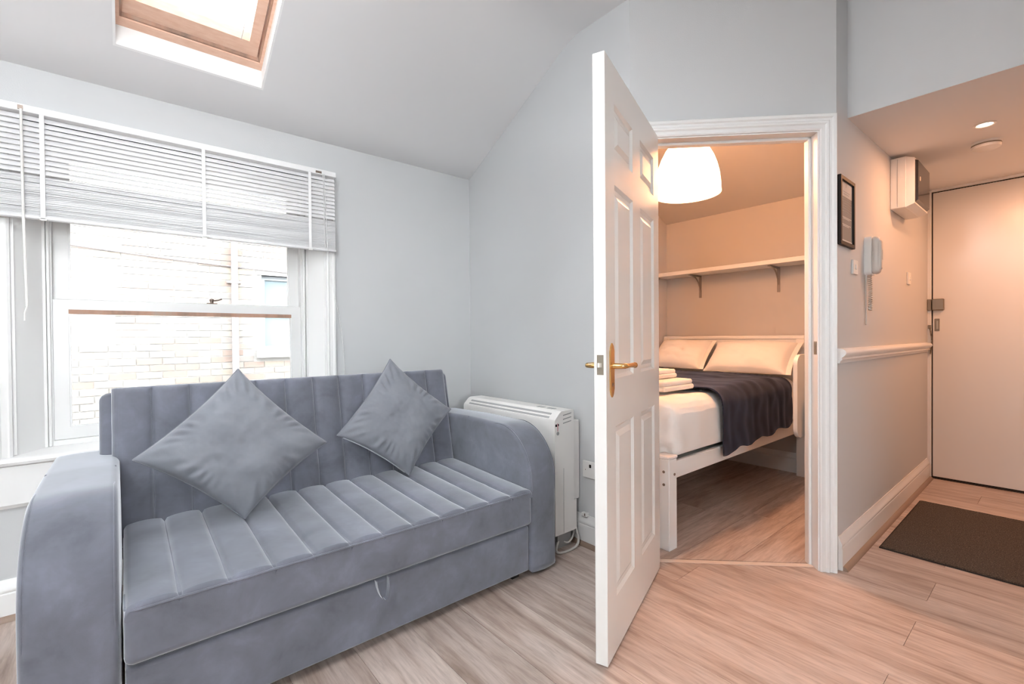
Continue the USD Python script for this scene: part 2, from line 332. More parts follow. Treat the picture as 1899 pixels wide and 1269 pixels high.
# skirting boards with a wooden bead at the floor
BASE = [(0, 0), (0.018, 0), (0.018, 0.100), (0.014, 0.106), (0.017, 0.113), (0.0165, 0.122), (0.011, 0.132), (0.006, 0.146), (0.004, 0.155), (0, 0.155)]
BEAD = [(0.018, 0), (0.038, 0), (0.036, 0.008), (0.029, 0.016), (0.018, 0.019)]
struct('baseboard_left', prism_x([(YW-d, z) for d, z in BASE], XL, XA), 'gloss_white', 'white skirting board under the sash window', 'skirting board')
struct('trim_1', prism_x([(YW-d, z) for d, z in BEAD], XL, XA-0.02), 'oak_bead', 'wood bead along the floor under the sash window', 'bead')
struct('baseboard_middle', prism_y([(XA-d, z) for d, z in BASE], 1.345, YW-0.02), 'gloss_white', 'white skirting board beside the heater', 'skirting board')
struct('trim_2', prism_y([(XA-d, z) for d, z in BEAD], 1.345, YW-0.04), 'oak_bead', 'wood bead along the floor beside the heater', 'bead')
struct('baseboard_right', prism_x([(YC-d, z) for d, z in BASE], 2.53, XD-0.04), 'gloss_white', 'white skirting board below the dado rail in the corridor', 'skirting board')
struct('trim_3', prism_x([(YC-d, z) for d, z in BEAD], 2.535, XD-0.04), 'oak_bead', 'wood bead along the floor of the corridor', 'bead')
DADO = [(0, 0.958), (0.008, 0.958), (0.012, 0.970), (0.020, 0.976), (0.016, 0.984), (0.026, 0.992), (0.034, 1.004), (0.032, 1.016), (0.022, 1.024), (0, 1.027)]
struct('trim_4', prism_x([(YC-d, z) for d, z in DADO], 2.525, XD-0.05), 'gloss_white', 'moulded white dado rail on the corridor wall', 'dado rail', smooth=50)
struct('baseboard_bedroom', prism_y([(4.08-d, z) for d, z in BASE], 0.78, 2.51), 'satin_white', 'white skirting board under the headboard of the bed', 'skirting board')

# bedroom doorway: lining, stops, architrave, threshold
SJ0, SJ1, HZ = 0.078, 0.842, 2.02
dw = thing('trim_5', 'white moulded architrave and lining of the bedroom doorway', 'door frame', tuple(O_D), kind='structure')
def dbox(s0, s1, n0, n1, z0, z1, c=0.0): return place(box(s0, s1, n0, n1, z0, z1, c), O_D, T_D, N_D)
obj('lining', dbox(SJ0-0.022, SJ0, -0.004, 0.106, 0, HZ+0.022), 'gloss_white', dw)
obj('lining', dbox(SJ1, SJ1+0.022, -0.004, 0.106, 0, HZ+0.022), 'gloss_white', dw)
obj('lining', dbox(SJ0, SJ1, -0.004, 0.106, HZ, HZ+0.022), 'gloss_white', dw)
obj('door_stop', dbox(SJ0, SJ0+0.013, 0.048, 0.085, 0, HZ, 0.002), 'gloss_white', dw)
obj('door_stop', dbox(SJ1-0.013, SJ1, 0.048, 0.085, 0, HZ, 0.002), 'gloss_white', dw)
obj('door_stop', dbox(SJ0, SJ1, 0.048, 0.085, HZ-0.013, HZ, 0.002), 'gloss_white', dw)
AR = [(0, 0), (0, 0.012), (0.006, 0.015), (0.014, 0.013), (0.022, 0.013), (0.028, 0.019), (0.036, 0.020), (0.042, 0.015), (0.050, 0.016), (0.056, 0.022), (0.067, 0.024), (0.071, 0.019), (0.071, 0)]
obj('architrave', sweep_frame(AR, [O_D, (SJ0-0.006, 0, -1, 0), (SJ0-0.006, HZ+0.006, -1, 1), (SJ1+0.006, HZ+0.006, 1, 1), (SJ1+0.006, 0, 1, 0)], T_D, -N_D), 'gloss_white', dw, smooth=30)
obj('strike_plate', cat_(dbox(SJ1-0.0015, SJ1, 0.004, 0.026, 1.0, 1.06), dbox(SJ1-0.002, SJ1+0.001, 0.009, 0.019, 1.018, 1.042)), 'lock_steel', dw, label='small metal strike plate in the lining')
struct('trim_6', dbox(SJ0, SJ1, 0.026, 0.056, 0, 0.004, 0.0015), 'threshold_strip', 'thin pale threshold strip across the bedroom doorway', 'threshold')

# window_1: the sash window
w1 = thing('window_1', 'white painted sash window behind the sofa, brick house outside', 'window', (0.27, YW, 0.63), kind='structure')
for sx, (xf, xr) in ((-1, (-0.338, -0.246)), (1, (0.88, 0.800))):
    p = [(xf, YW-0.001), (xr, 2.782), (xr+sx*0.02, 2.784), (xf+sx*0.02, YW-0.001)]
    obj('reveal_panel', prism_z(p, 0.63, 1.985), 'gloss_white', w1)
    a, b = np.array([xf, YW]), np.array([xr, 2.782]); d = (b-a)/np.linalg.norm(b-a); nr = np.array([-d[1], d[0]])*(1 if sx > 0 else -1)
    for t in (0.06, 0.92):
        q = a+(b-a)*t
        obj('reveal_bead', prism_z([tuple(q-d*0.006), tuple(q+nr*0.008), tuple(q+d*0.006)], 0.64, 1.985), 'gloss_white', w1)
obj('head_lining', box(-0.338, 0.88, YW, 2.80, 1.985, 2.0), 'gloss_white', w1)
CS = [(0, 0), (0, 0.014), (0.008, 0.018), (0.014, 0.014), (0.030, 0.016), (0.036, 0.022), (0.044, 0.022), (0.046, 0)]
obj('casing', sweep_frame(CS, [(0, YW, 0), (-0.336, 0.63, -1, 0), (-0.336, 1.98, -1, 1), (0.878, 1.98, 1, 1), (0.878, 0.63, 1, 0)], (1, 0, 0), (0, -1, 0)), 'gloss_white', w1, smooth=30)
for x0, x1 in ((-0.335, -0.230), (0.776, 0.878)):
    obj('sash_box', box(x0, x1, 2.784, 2.90, 0.62, 1.985), 'gloss_white', w1)
for x0, x1 in ((-0.246, -0.234), (0.782, 0.796)):
    obj('parting_bead', box(x0, x1, 2.770, 2.784, 0.64, 1.985, 0.003), 'gloss_white', w1)
obj('sash_box', box(-0.335, 0.878, 2.784, 2.90, 1.935, 1.985), 'gloss_white', w1)
def sash(y0, y1, z0, z1, rb, rt, name):
    x0, x1, st = -0.232, 0.778, 0.052
    fr = m3.Manifold.cube((1, 1, 1))  # placeholder replaced below
    outer = man(box(x0, x1, y0, y1, z0, z1, 0.003)); inner = man(box(x0+st, x1-st, y0-0.1, y1+0.1, z0+rb, z1-rt))
    s = obj(name, tri(outer-inner), 'gloss_white', w1)
    obj('glazing_bead', tri(man(box(x0+st-0.002, x1-st+0.002, y0+0.004, y0+0.012, z0+rb-0.002, z1-rt+0.002)) - man(box(x0+st+0.007, x1-st-0.007, y0-0.1, y1, z0+rb+0.007, z1-rt-0.007))), 'gloss_white', s)
    obj('pane', box(x0+st-0.004, x1-st+0.004, (y0+y1)/2, (y0+y1)/2+0.004, z0+rb-0.004, z1-rt+0.004), 'pane_glass', s, label='clear pane')
sash(2.792, 2.830, 0.662, 1.272, 0.052, 0.045, 'lower_sash')
sash(2.834, 2.872, 1.226, 1.94, 0.045, 0.045, 'upper_sash')
obj('weathered_strip', box(-0.180, 0.726, 2.793, 2.828, 1.2085, 1.2272), 'brown_strip', w1, label='brown strip added for an exposure band under the meeting rail')  # stands for a band of different exposure, not a real window part
for x0, sx in ((-0.180, 1), (0.726, -1)):
    hp = smooth_path([(0, 1.335), (0.010, 1.322), (0.014, 1.305), (0.006, 1.292), (0.016, 1.284), (0.020, 1.272)], 14)
    hp = [(x0-sx*0.05, 1.272), (x0-sx*0.05, 1.335)] + [(x0-sx*0.052+sx*0.035+sx*a, b) for a, b in hp]
    obj('sash_horn', prism_y(hp, 2.832, 2.862), 'gloss_white', w1)
fx = 0.352
obj('sash_fastener', cat_(box(fx-0.022, fx+0.022, 2.800, 2.822, 1.272, 1.277, 0.001), lathe([(0, 0), (0.008, 0), (0.008, 0.008), (0.011, 0.013), (0.009, 0.02), (0, 0.023)], (fx, 2.811, 1.277), 14), tube([(fx, 2.811, 1.288), (fx+0.03, 2.815, 1.294), (fx+0.045, 2.82, 1.30)], 0.0035)), 'bolt', w1, label='small dark sash fastener')
obj('bottom_rail', box(-0.335, 0.878, 2.782, 2.93, 0.60, 0.662), 'gloss_white', w1)
obj('window_board', prism_x([(2.79, 0.600), (2.79, 0.640), (2.645, 0.634), (2.636, 0.628), (2.632, 0.617), (2.636, 0.606), (2.645, 0.600)], -0.62, 1.02), 'gloss_white', w1)
obj('apron', prism_x([(YW, 0.435), (YW, 0.602), (2.645, 0.602), (2.645, 0.45), (2.652, 0.442), (2.656, 0.435)], -0.60, 1.0), 'gloss_white', w1)

# window_2: the roof window
w2 = thing('window_2', 'pine framed skylight in the sloping ceiling, white reveal around it', 'skylight', (0.257, 2.15, 2.4), kind='structure')
def slope_box(x0, x1, y0, y1, d0, d1):  # box in the plane of the slope; d measured straight up from the ceiling surface
    P = []
    for x in (x0, x1):
        for y in (y0, y1):
            for d in (d0, d1): P.append((x, y, 2.187+(YW-y)*0.521+d))
    return hull(P)
def slope_ring(x0, x1, y0, y1, w, d0, d1, wl=None):
    wl = wl or w
    return tri(man(slope_box(x0, x1, y0, y1, d0, d1)) - man(slope_box(x0+w, x1-w, y0+w, y1-wl, d0-0.3, d1+0.3)))
obj('reveal_lining', slope_ring(SKX0, SKX1, SKY0, SKY1, 0.009, 0.0, 0.30), 'reveal_white', w2)
obj('outer_frame', slope_ring(SKX0+0.009, SKX1-0.009, SKY0+0.009, SKY1-0.009, 0.012, 0.080, 0.20, 0.030), 'pine', w2)
obj('opening_sash', slope_ring(0.012, 0.497, 1.83, 2.438, 0.040, 0.100, 0.16, 0.060), 'pine', w2, label='pine inner sash of the skylight')
obj('seal', slope_ring(0.003, 0.512, 1.82, 2.4455, 0.009, 0.086, 0.16), 'brown_strip', w2)
obj('pane', slope_box(0.045, 0.462, 1.86, 2.39, 0.140, 0.146), 'pane_glass', w2)
obj('pull_cord', tube([(0.425, 2.30, 2.47), (0.421, 2.32, 2.44), (0.415, 2.336, 2.41)], 0.0016, 6), 'vent_grey', w2)

# window_3, added out of the picture to the left for fill daylight
w3 = thing('window_3', 'white window added in the far left wall for fill daylight, out of the picture', 'window', (XL, 1.8, 0.95), kind='structure')
obj('frame', tri(man(box(XL-0.15, XL-0.09, 1.4, 1.9, 0.95, 1.85)) - man(box(XL-0.3, XL, 1.46, 1.84, 1.01, 1.79))), 'gloss_white', w3)
obj('pane', box(XL-0.122, XL-0.118, 1.46, 1.84, 1.01, 1.79), 'pane_glass', w3)
w4 = thing('window_4', 'white window added in the wall behind the camera for fill daylight, out of the picture', 'window', (-0.8, YB, 0.95), kind='structure')  # added unseen window, lets fill daylight in from behind
obj('frame', tri(man(box(-1.25, 0.0, YB-0.09, YB-0.03, 0.95, 2.2)) - man(box(-1.18, -0.07, YB-0.3, YB+0.1, 1.02, 2.13))), 'gloss_white', w4)
obj('pane', box(-1.18, -0.07, YB-0.062, YB-0.058, 1.02, 2.13), 'pane_glass', w4)
w5 = thing('window_5', 'small bedroom window added in the wall beside the bed for daylight, out of the picture', 'window', (3.0, 2.55, 1.0), kind='structure')  # added unseen window, brings cool daylight onto the bed
obj('frame', tri(man(box(2.5, 3.3, 2.54, 2.60, 1.0, 1.8)) - man(box(2.56, 3.24, 2.4, 2.7, 1.06, 1.74))), 'gloss_white', w5)
obj('pane', box(2.56, 3.24, 2.566, 2.570, 1.06, 1.74), 'pane_glass', w5)

# ================================================================== OUTSIDE: the brick house across the gap
YH = 6.4
hs = thing('brick_house', 'pale brick house wall seen through the sash window', 'house', (0.6, YH, -2.5))
WX0, WX1, WZ0, WZ1 = 1.325, 2.10, 0.955, 1.885
obj('wall', wallm(rect(-7, 9, -2.5, 8.0, [(WX0, WX1, WZ0, WZ1)]), (0, YH+0.006, 0), (1, 0, 0), (0, 1, 0), 0.3), 'mortar', hs)
rest = []; cand = []
for r in range(-6, 62):
    z0 = r*0.075
    for c in range(-14, 22):
        x0 = c*0.225 + (0.1125 if r % 2 else 0)
        x1 = x0+0.215
        if z0+0.065 > WZ0-0.09 and z0 < WZ1+0.16 and x1 > WX0-0.06 and x0 < WX1+0.06:
            continue
        near = -0.50 < x0 and x0 < 1.75 and 0.12 < z0 < 2.3
        cand.append((not near, x0, x1, z0))
cand.sort(key=lambda t: (t[0], abs(t[1]-0.6)+abs(t[3]-1.2)))
for i, (far, x0, x1, z0) in enumerate(cand):
    pr = rng.uniform(-0.003, 0.004)
    b = box(x0, x1, YH-pr, YH+0.05, z0, z0+0.065)
    if i < 290: obj('brick', b, f'brick_{int(rng.integers(0, 5))}', hs, smooth=False)
    else: rest.append(b)
obj('brickwork', cat_(*rest), 'brick_1', hs, smooth=False, kind='stuff')
obj('lintel', box(WX0-0.06, WX1+0.1, YH-0.004, YH+0.1, WZ1, WZ1+0.16), 'stone_sill', hs)
obj('sill', box(WX0-0.07, WX1+0.1, YH-0.06, YH+0.1, WZ0-0.09, WZ0), 'stone_sill', hs)
fw_ = obj('window', tri(man(box(WX0, WX1, YH+0.08, YH+0.14, WZ0, WZ1)) - man(box(WX0+0.05, WX1-0.05, YH, YH+0.3, WZ0+0.05, 1.38)) - man(box(WX0+0.05, WX1-0.05, YH, YH+0.3, 1.43, WZ1-0.05))), 'far_frame', hs, label='pale framed window of the brick house')
obj('pane', box(WX0+0.04, WX1-0.04, YH+0.11, YH+0.118, WZ0+0.04, 1.39), 'far_pane', fw_)
obj('pane', box(WX0+0.04, WX1-0.04, YH+0.11, YH+0.118, 1.42, WZ1-0.04), 'far_pane', fw_)
obj('drainpipe', tube([(1.026, YH-0.06, -2.4), (1.026, YH-0.06, 1.0), (1.026, YH-0.06, 7.9)], 0.036, 14), 'pipe_grey', hs)
for z in (1.775, 0.1, 3.4): obj('pipe_bracket', cat_(lathe([(0.037, -0.02), (0.044, -0.02), (0.044, 0.02), (0.037, 0.02)], (1.026, YH-0.06, z), 16), box(0.95, 1.10, YH-0.03, YH+0.01, z-0.012, z+0.012)), 'bracket_metal', hs)
obj('cable', tube(smooth_path([(-3, YH-0.015, 2.35), (-0.4, YH-0.015, 2.05), (0.6, YH-0.015, 1.98), (1.5, YH-0.015, 1.94), (4, YH-0.015, 1.9)], 30), 0.007, 6), 'pipe_grey', hs, label='thin cable running across the bricks')
obj('yard', box(-30, 30, -30, 30, -2.62, -2.5), 'asphalt', None, label='grey paved yard between the flat and the brick house', cat='yard', kind='structure')

# ================================================================== VENETIAN BLIND
bl = thing('venetian_blind', 'white venetian blind half lowered over the sash window', 'blind', (0.25, 2.61, 2.0))
BX0, BX1, BY = -0.44, 0.914, 2.612
obj('headrail', box(BX0, BX1, BY-0.018, BY+0.020, 1.980, 2.008, 0.002), 'slat_white', bl)
def slat(y, z, ang, w=0.0245):
    u = np.linspace(-0.5, 0.5, 5); top = [(w*a, 0.0022*(1-4*a*a)) for a in u]
    prof = top + [(a, b-0.0006) for a, b in top[::-1]]
    c, s = math.cos(ang), math.sin(ang)
    return prism_x([(y+a*c-b*s, z+a*s+b*c) for a, b in prof], BX0+0.004, BX1-0.004)
zz = 1.964; k = 0
while zz > 1.745:
    obj('slat', slat(BY, zz, math.radians(60 + rng.uniform(-3, 3))), 'blind_slat', bl, smooth=40)
    zz -= 0.0205; k += 1
zs = 1.738
while zs > 1.590:
    obj('slat', slat(BY+rng.uniform(-0.0015, 0.0015), zs, math.radians(40+rng.uniform(-11, 11))), 'blind_slat', bl, smooth=40)
    zs -= 0.0046
obj('bottom_rail', box(BX0+0.002, BX1-0.002, BY-0.014, BY+0.014, 1.570, 1.583, 0.003), 'blind_slat', bl)
for x in (-0.235, 0.300, 0.775):
    obj('ladder_tape', cat_(box(x-0.007, x+0.007, BY-0.0165, BY-0.0150, 1.572, 1.982), box(x-0.007, x+0.007, BY+0.0150, BY+0.0165, 1.572, 1.982)), 'tape_white', bl)
    obj('rail_clip', box(x-0.010, x+0.010, BY-0.0165, BY-0.012, 1.566, 1.575), 'plastic_white', bl)
obj('bracket', box(-0.30, -0.285, BY-0.021, BY-0.016, 1.985, 2.001), 'bolt', bl); obj('bracket', box(0.806, 0.836, BY-0.021, BY-0.016, 1.985, 1.996), 'bolt', bl)
obj('tilt_wand', cat_(tube([(-0.290, BY-0.026, 1.985), (-0.288, BY-0.03, 1.6), (-0.282, BY-0.032, 1.225)], 0.0042, 8), tube([(-0.282, BY-0.032, 1.225), (-0.288, BY-0.032, 1.20), (-0.289, BY-0.032, 1.17)], 0.003, 6)), 'plastic_white', bl, label='thin white tilt wand')
obj('pull_cord', tube(smooth_path([(0.850, BY-0.022, 1.985), (0.862, BY-0.024, 1.6), (0.885, BY-0.02, 1.4), (0.945, BY+0.02, 1.15), (0.965, BY+0.03, 0.8), (0.962, BY+0.03, 0.5)], 30), 0.0014, 6), 'cord_white', bl)
obj('pull_cord', tube([(0.842, BY-0.022, 1.985), (0.846, BY-0.024, 1.7), (0.850, BY-0.024, 1.58)], 0.0014, 6), 'cord_white', bl)

# ================================================================== SOFA
SX0, SX1 = -0.008, 1.398
sofa = thing('sofa', 'grey velvet sofa bed with channel-stitched back and seat under the window', 'sofa', (0.69, 1.95, 0))
def puff(p0, eu, ev, en, W, H, nch, bulge, seam_d, r, dep, nu=None, nv=18, sag=0.0, seed=1, seam_to=(0.0, 1.0)):
    """channelled panel: u across the channels, v along them, bulging along en; rounded border r; closed at depth dep behind"""
    per = 12; us = []
    for c in range(nch): us += list((c+0.5*(1-np.cos(np.pi*np.linspace(0, 1, per, endpoint=False))))/nch)
    us = np.array(us+[1.0])*W
    vs_ = np.concatenate([[0], r*(1-np.cos(np.linspace(0, np.pi/2, 6)))[1:], np.linspace(r, H-r, nv)[1:-1], H-r*(1-np.cos(np.linspace(np.pi/2, 0, 6))), ])
    us = np.unique(np.r_[us, r*(1-np.cos(np.linspace(0, np.pi/2, 6))), W-r*(1-np.cos(np.linspace(0, np.pi/2, 6)))])
    Ug, Vg = np.meshgrid(us, vs_, indexing='ij')
    ph = (Ug/W*nch) % 1.0; ph = np.where((Ug >= W-1e-9), 1.0, ph)
    chan = 1-np.abs(2*ph-1)**2.6
    fade = np.clip((Vg/H-seam_to[0])/0.03, 0, 1)*np.clip((seam_to[1]-Vg/H)/0.03, 0, 1)
    d = bulge*chan*fade + bulge*0.8*(1-fade) - seam_d*np.exp(-((np.minimum(ph, 1-ph)*W/nch)/0.004)**2)*fade*((Ug > 0.02)&(Ug < W-0.02))
    eu_d = np.minimum(Ug, W-Ug); ev_d = np.minimum(Vg, H-Vg)
    def rd(t): t = np.clip(t/r, 0, 1); return r*(np.sqrt(np.clip(1-(1-t)**2, 0, 1))-1)
    d = d + rd(eu_d)+rd(ev_d)
    P = np.array(p0)+Ug[..., None]*np.array(eu)+Vg[..., None]*np.array(ev)
    d = d + 0.005*fbm(P, 6.0, seed) + 0.0025*fbm(P, 22.0, seed+3) - sag*np.sin(np.pi*Ug/W)*np.sin(np.pi*Vg/H)
    P = P + d[..., None]*np.array(en)
    nu_, nv_ = P.shape[:2]
    Q = np.array(p0)+Ug[..., None]*np.array(eu)+Vg[..., None]*np.array(ev)-dep*np.array(en)
    return sheet(P, Q-P)
# arms
def arm_profile():
    pts = [(1.552, 0.02), (1.552, 0.40)] + [(1.552+0.235*(1-math.cos(t)), 0.425+0.245*math.sin(t)) for t in np.linspace(0.05, math.pi/2, 16)] + [(2.05, 0.673), (2.40, 0.663)]
    pts += [(2.42, 0.655), (2.425, 0.64), (2.425, 0.02)]
    return np.array(pts)
def round_prism(prof, x0, x1, r, n=5, bulge=0.0):
    poly = sg.Polygon(prof)
    d = np.r_[0, np.cumsum(np.linalg.norm(np.diff(np.vstack([prof, prof[:1]]), axis=0), axis=1))]
    N = 120; t = np.linspace(0, d[-1], N, endpoint=False); cl = np.vstack([prof, prof[:1]])
    P = np.c_[np.interp(t, d, cl[:, 0]), np.interp(t, d, cl[:, 1])]
    e = np.roll(P, -1, 0)-np.roll(P, 1, 0); nrm = np.c_[e[:, 1], -e[:, 0]]; nrm /= np.linalg.norm(nrm, axis=1, keepdims=True)
    if not poly.contains(sg.Point(P[5]-nrm[5]*0.004)): nrm = -nrm
    rings = []
    th = np.linspace(0, np.pi/2, n)
    for a in th: rings.append((x0+r*(1-math.sin(a)), r*(1-math.cos(a))) if False else (x0+r*(1-math.cos(np.pi/2-a)) if False else x0+r*(1-math.sin(a)), r*(1-math.cos(np.pi/2-a))))
    rings = [(x0+r*(1-math.cos(a)), r*(1-math.sin(a))) for a in th]           # at the cap: full inset, then out
    L = x1-x0
    mid = [(x0+r+(L-2*r)*s, -bulge*math.sin(math.pi*s)) for s in (0.25, 0.5, 0.75)]
    rings = rings + mid + [(x0+x1-a, b) for a, b in rings[::-1]]
    V, F = [], []
    for x, ins in rings:
        q = P-nrm*ins; V += [(x, a, b) for a, b in q]
    R = len(rings)
    for i in range(R-1):
        for k in range(N):
            a, b = i*N+k, i*N+(k+1) % N
            F += [(a, b, b+N), (a, b+N, a+N)]
    c = np.array([2.0, 0.35]); V += [(rings[0][0]-0.004, *c), (rings[-1][0]+0.004, *c)]
    for k in range(N):
        F += [(R*N, (k+1) % N, k), (R*N+1, (R-1)*N+k, (R-1)*N+(k+1) % N)]
    m = fix(trimesh.Trimesh(V, F, process=False)); return m
AP = arm_profile()
for x0, x1, lab in ((-0.200, -0.014, None), (1.402, 1.568, None)):
    a = obj('arm_rest', round_prism(AP, x0, x1, 0.022, 6, 0.004), 'velvet', sofa, smooth=50)
    for xs in (x0+0.010, x1-0.010):
        line = [(xs, y-0.004 if z < 0.42 else y, z) for y, z in AP[1:18]]
        pth = []
        for y, z in AP[0:19]:
            cy, cz = 2.0, 0.30; v = np.array([y-cy, z-cz]); v = v/np.linalg.norm(v)
            pth.append((xs, y-v[0]*0.0035, z-v[1]*0.0035))
        obj('piping', tube(smooth_path(pth[0:1]+pth[1:], 60), 0.0028, 6), 'velvet', a)
# base: drawer front, side rails hidden
obj('drawer_front', soft_box(SX0+0.002, SX1-0.002, 1.556, 2.30, 0.035, 0.238, 0.012, step=0.06), 'velvet', sofa, smooth=60, label='plain velvet drawer front below the seat')
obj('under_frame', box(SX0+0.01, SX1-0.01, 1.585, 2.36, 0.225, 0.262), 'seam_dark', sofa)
obj('foot', box(0.02, 0.06, 1.60, 1.64, 0.0, 0.04), 'dark', sofa); obj('foot', box(1.33, 1.37, 1.60, 1.64, 0.0, 0.04), 'dark', sofa)
obj('foot', box(0.02, 0.06, 2.25, 2.29, 0.0, 0.04), 'dark', sofa); obj('foot', box(1.33, 1.37, 2.25, 2.29, 0.0, 0.04), 'dark', sofa)
for ax in (-0.16, 1.47):
    obj('foot', box(ax, ax+0.05, 1.60, 1.65, 0.0, 0.03), 'dark', sofa)
# seat: block plus channelled top
def seat_fn(v):
    v = v.copy(); k = np.clip((v[:, 2]-0.26)/0.1, 0, 1)
    v[:, 1] += 0.006*fbm(v, 5.0, 11)*(v[:, 1] < 1.7)
    return v
obj('seat_cushion', soft_box(SX0, SX1, 1.535, 2.22, 0.250, 0.402, 0.020, step=0.05, fn=seat_fn), 'velvet', sofa, smooth=60)
sl = math.atan2(0.022, 0.62)
obj('seat_top', puff((SX0+0.002, 1.533, 0.403), (1, 0, 0), (0, math.cos(sl), math.sin(sl)), (0, -math.sin(sl), math.cos(sl)), SX1-SX0-0.004, 0.64, 12, 0.009, 0.010, 0.014, 0.03, seed=5, seam_to=(-0.1, 1.2)), 'velvet', sofa, smooth=60, label='channel-stitched top of the seat')
pp_ = [(SX0+0.003, y, 0.398) for y in np.linspace(1.64, 1.56, 6)] + [(SX0+0.003+0.024*(1-math.cos(t)), 1.558-0.024*math.sin(t), 0.397) for t in np.linspace(0, 1.57, 8)] + [(x, 1.5335, 0.397) for x in np.linspace(0.05, SX1-0.05, 60)] + [(SX1-0.003-0.024*(1-math.cos(t)), 1.558-0.024*math.sin(t), 0.397) for t in np.linspace(1.57, 0, 8)] + [(SX1-0.003, y, 0.398) for y in np.linspace(1.56, 1.64, 6)]
obj('piping', tube(pp_, 0.0038, 6), 'velvet', sofa)
# back: shell and channelled cushion, leaning
bb_, bt_ = np.array([2.165, 0.40]), np.array([2.275, 0.915]); bv = (bt_-bb_)/np.linalg.norm(bt_-bb_); BH = np.linalg.norm(bt_-bb_)+0.05
obj('back_cushion', puff((SX0-0.028, bb_[0]-bv[0]*0.05, bb_[1]-bv[1]*0.05), (1, 0, 0), (0, bv[0], bv[1]), (0, -bv[1], bv[0]), 1.436, BH, 12, 0.013, 0.009, 0.026, 0.075, seed=9), 'velvet', sofa, smooth=60, label='tall back with vertical stitched channels')
sh = []
for a, n_ in ((0.0, 0.075), (0.0, 0.15), (BH-0.02, 0.075), (BH-0.02, 0.15)):
    q = bb_-bv*0.05+bv*a+np.array([bv[1], -bv[0]])*n_; sh.append(q)
shell = m3.Manifold.batch_hull([m3.Manifold.sphere(0.03, 20).translate((x, q[0], q[1]-0.02)) for x in (SX0-0.034, SX1+0.02) for q in sh])
obj('back_shell', tri(shell), 'velvet', sofa, smooth=50)
lp = np.array([(0.664, 0.246), (0.667, 0.225), (0.674, 0.200), (0.684, 0.180), (0.695, 0.170), (0.705, 0.175), (0.710, 0.195), (0.712, 0.220), (0.712, 0.246)])
lp = np.array([np.interp(np.linspace(0, 8, 40), range(9), lp[:, k]) for k in (0, 1)]).T
PT = np.array([[(x, y-0.004*math.sin(i*0.08), z) for i, (x, z) in enumerate(lp)] for y in np.linspace(1.530, 1.553, 4)])
tn = np.gradient(lp, axis=0); tn /= np.linalg.norm(tn, axis=1, keepdims=True)
obj('pull_tab', sheet(PT, np.repeat(np.c_[-tn[:, 1]*0.003, np.zeros(40), tn[:, 0]*0.003][None], 4, 0)), 'velvet', sofa, smooth=60, label='looped fabric pull tab of the drawer')

# ================================================================== SCATTER CUSHIONS
def cushion(name, label, T, R, B, L, thick, seed, back, zipped=True):
    T, R, B, L = (np.array(p, float) for p in (T, R, B, L))
    n = 96; u = np.linspace(-1, 1, n); U, W = np.meshgrid(u, u, indexing='ij')
    # corners: (-1,-1)=B, (1,-1)=R, (1,1)=T, (-1,1)=L ; sides pinched inwards
    pin = 0.075; Up = U*(1-pin*(1-W**2)*np.abs(U)**2); Wp = W*(1-pin*(1-U**2)*np.abs(W)**2)
    a, b = (Up+1)/2, (Wp+1)/2
    P = (B*((1-a)*(1-b))[..., None]+R*(a*(1-b))[..., None]+T*(a*b)[..., None]+L*((1-a)*b)[..., None])
    nn = np.cross(R-L, T-B); nn /= np.linalg.norm(nn)
    if nn[1] > 0: nn = -nn
    prof = np.clip((1-np.abs(U)**2.4)*(1-np.abs(W)**2.4), 0, 1)**0.55
    wr = fbm(P, 6.0, seed)*0.045 + fbm(P, 20.0, seed+5)*0.012
    rad = np.maximum(np.abs(U), np.abs(W)); edge = np.exp(-((rad-0.86)/0.12)**2)
    ang = np.arctan2(W, U); wr = wr + edge*0.013*np.sin(ang*30+2*np.sin(ang*5+seed))*(0.4+0.6*np.sin(ang*3+seed)**2)
    hf = thick*prof+wr*prof; hb = back*prof+wr*0.3*prof
    seam = 0.004
    front = P+nn*(hf+seam*0.5)[..., None]; rear = P-nn*(hb+seam*0.5)[..., None]
    th = thing(name, label, 'cushion', tuple(B))
    obj('cover', sheet(front, rear-front), 'cushion_fabric', th, smooth=60)
    def edge_pts(i0, j0, i1, j1):
        return [(front[int(round(i0+(i1-i0)*t)), int(round(j0+(j1-j0)*t))]+rear[int(round(i0+(i1-i0)*t)), int(round(j0+(j1-j0)*t))])/2 for t in np.linspace(0, 1, 30)]
    N = n-1
    zp = edge_pts(0, 0, 0, N)  # lower left side
    if zipped: obj('zip', tube(smooth_path(zp[2:28], 60), 0.0035, 6), 'seam_pale', th, label='pale zip along the lower edge')
    else: obj('seam', tube(smooth_path(zp, 60), 0.0026, 6), 'cushion_fabric', th)
    rest_ = edge_pts(N, 0, N, N)
    obj('seam', cat_(tube(smooth_path(edge_pts(0, 0, N, 0), 50), 0.0026, 6), tube(smooth_path(rest_, 50), 0.0026, 6), tube(smooth_path(edge_pts(0, N, N, N), 50), 0.0026, 6)), 'cushion_fabric', th)
    return th
cushion('scatter_cushion', 'plump grey cushion standing on its corner at the left of the sofa, under the window', (0.358, 2.165, 0.970), (0.660, 2.02, 0.651), (0.335, 1.935, 0.432), (0.020, 2.055, 0.679), 0.085, 21, 0.055, False)
cushion('scatter_cushion', 'grey cushion leaning on its corner at the right of the sofa, by the far arm', (1.057, 2.245, 0.983), (1.346, 2.125, 0.707), (1.045, 2.025, 0.430), (0.735, 2.115, 0.653), 0.070, 33, 0.055)

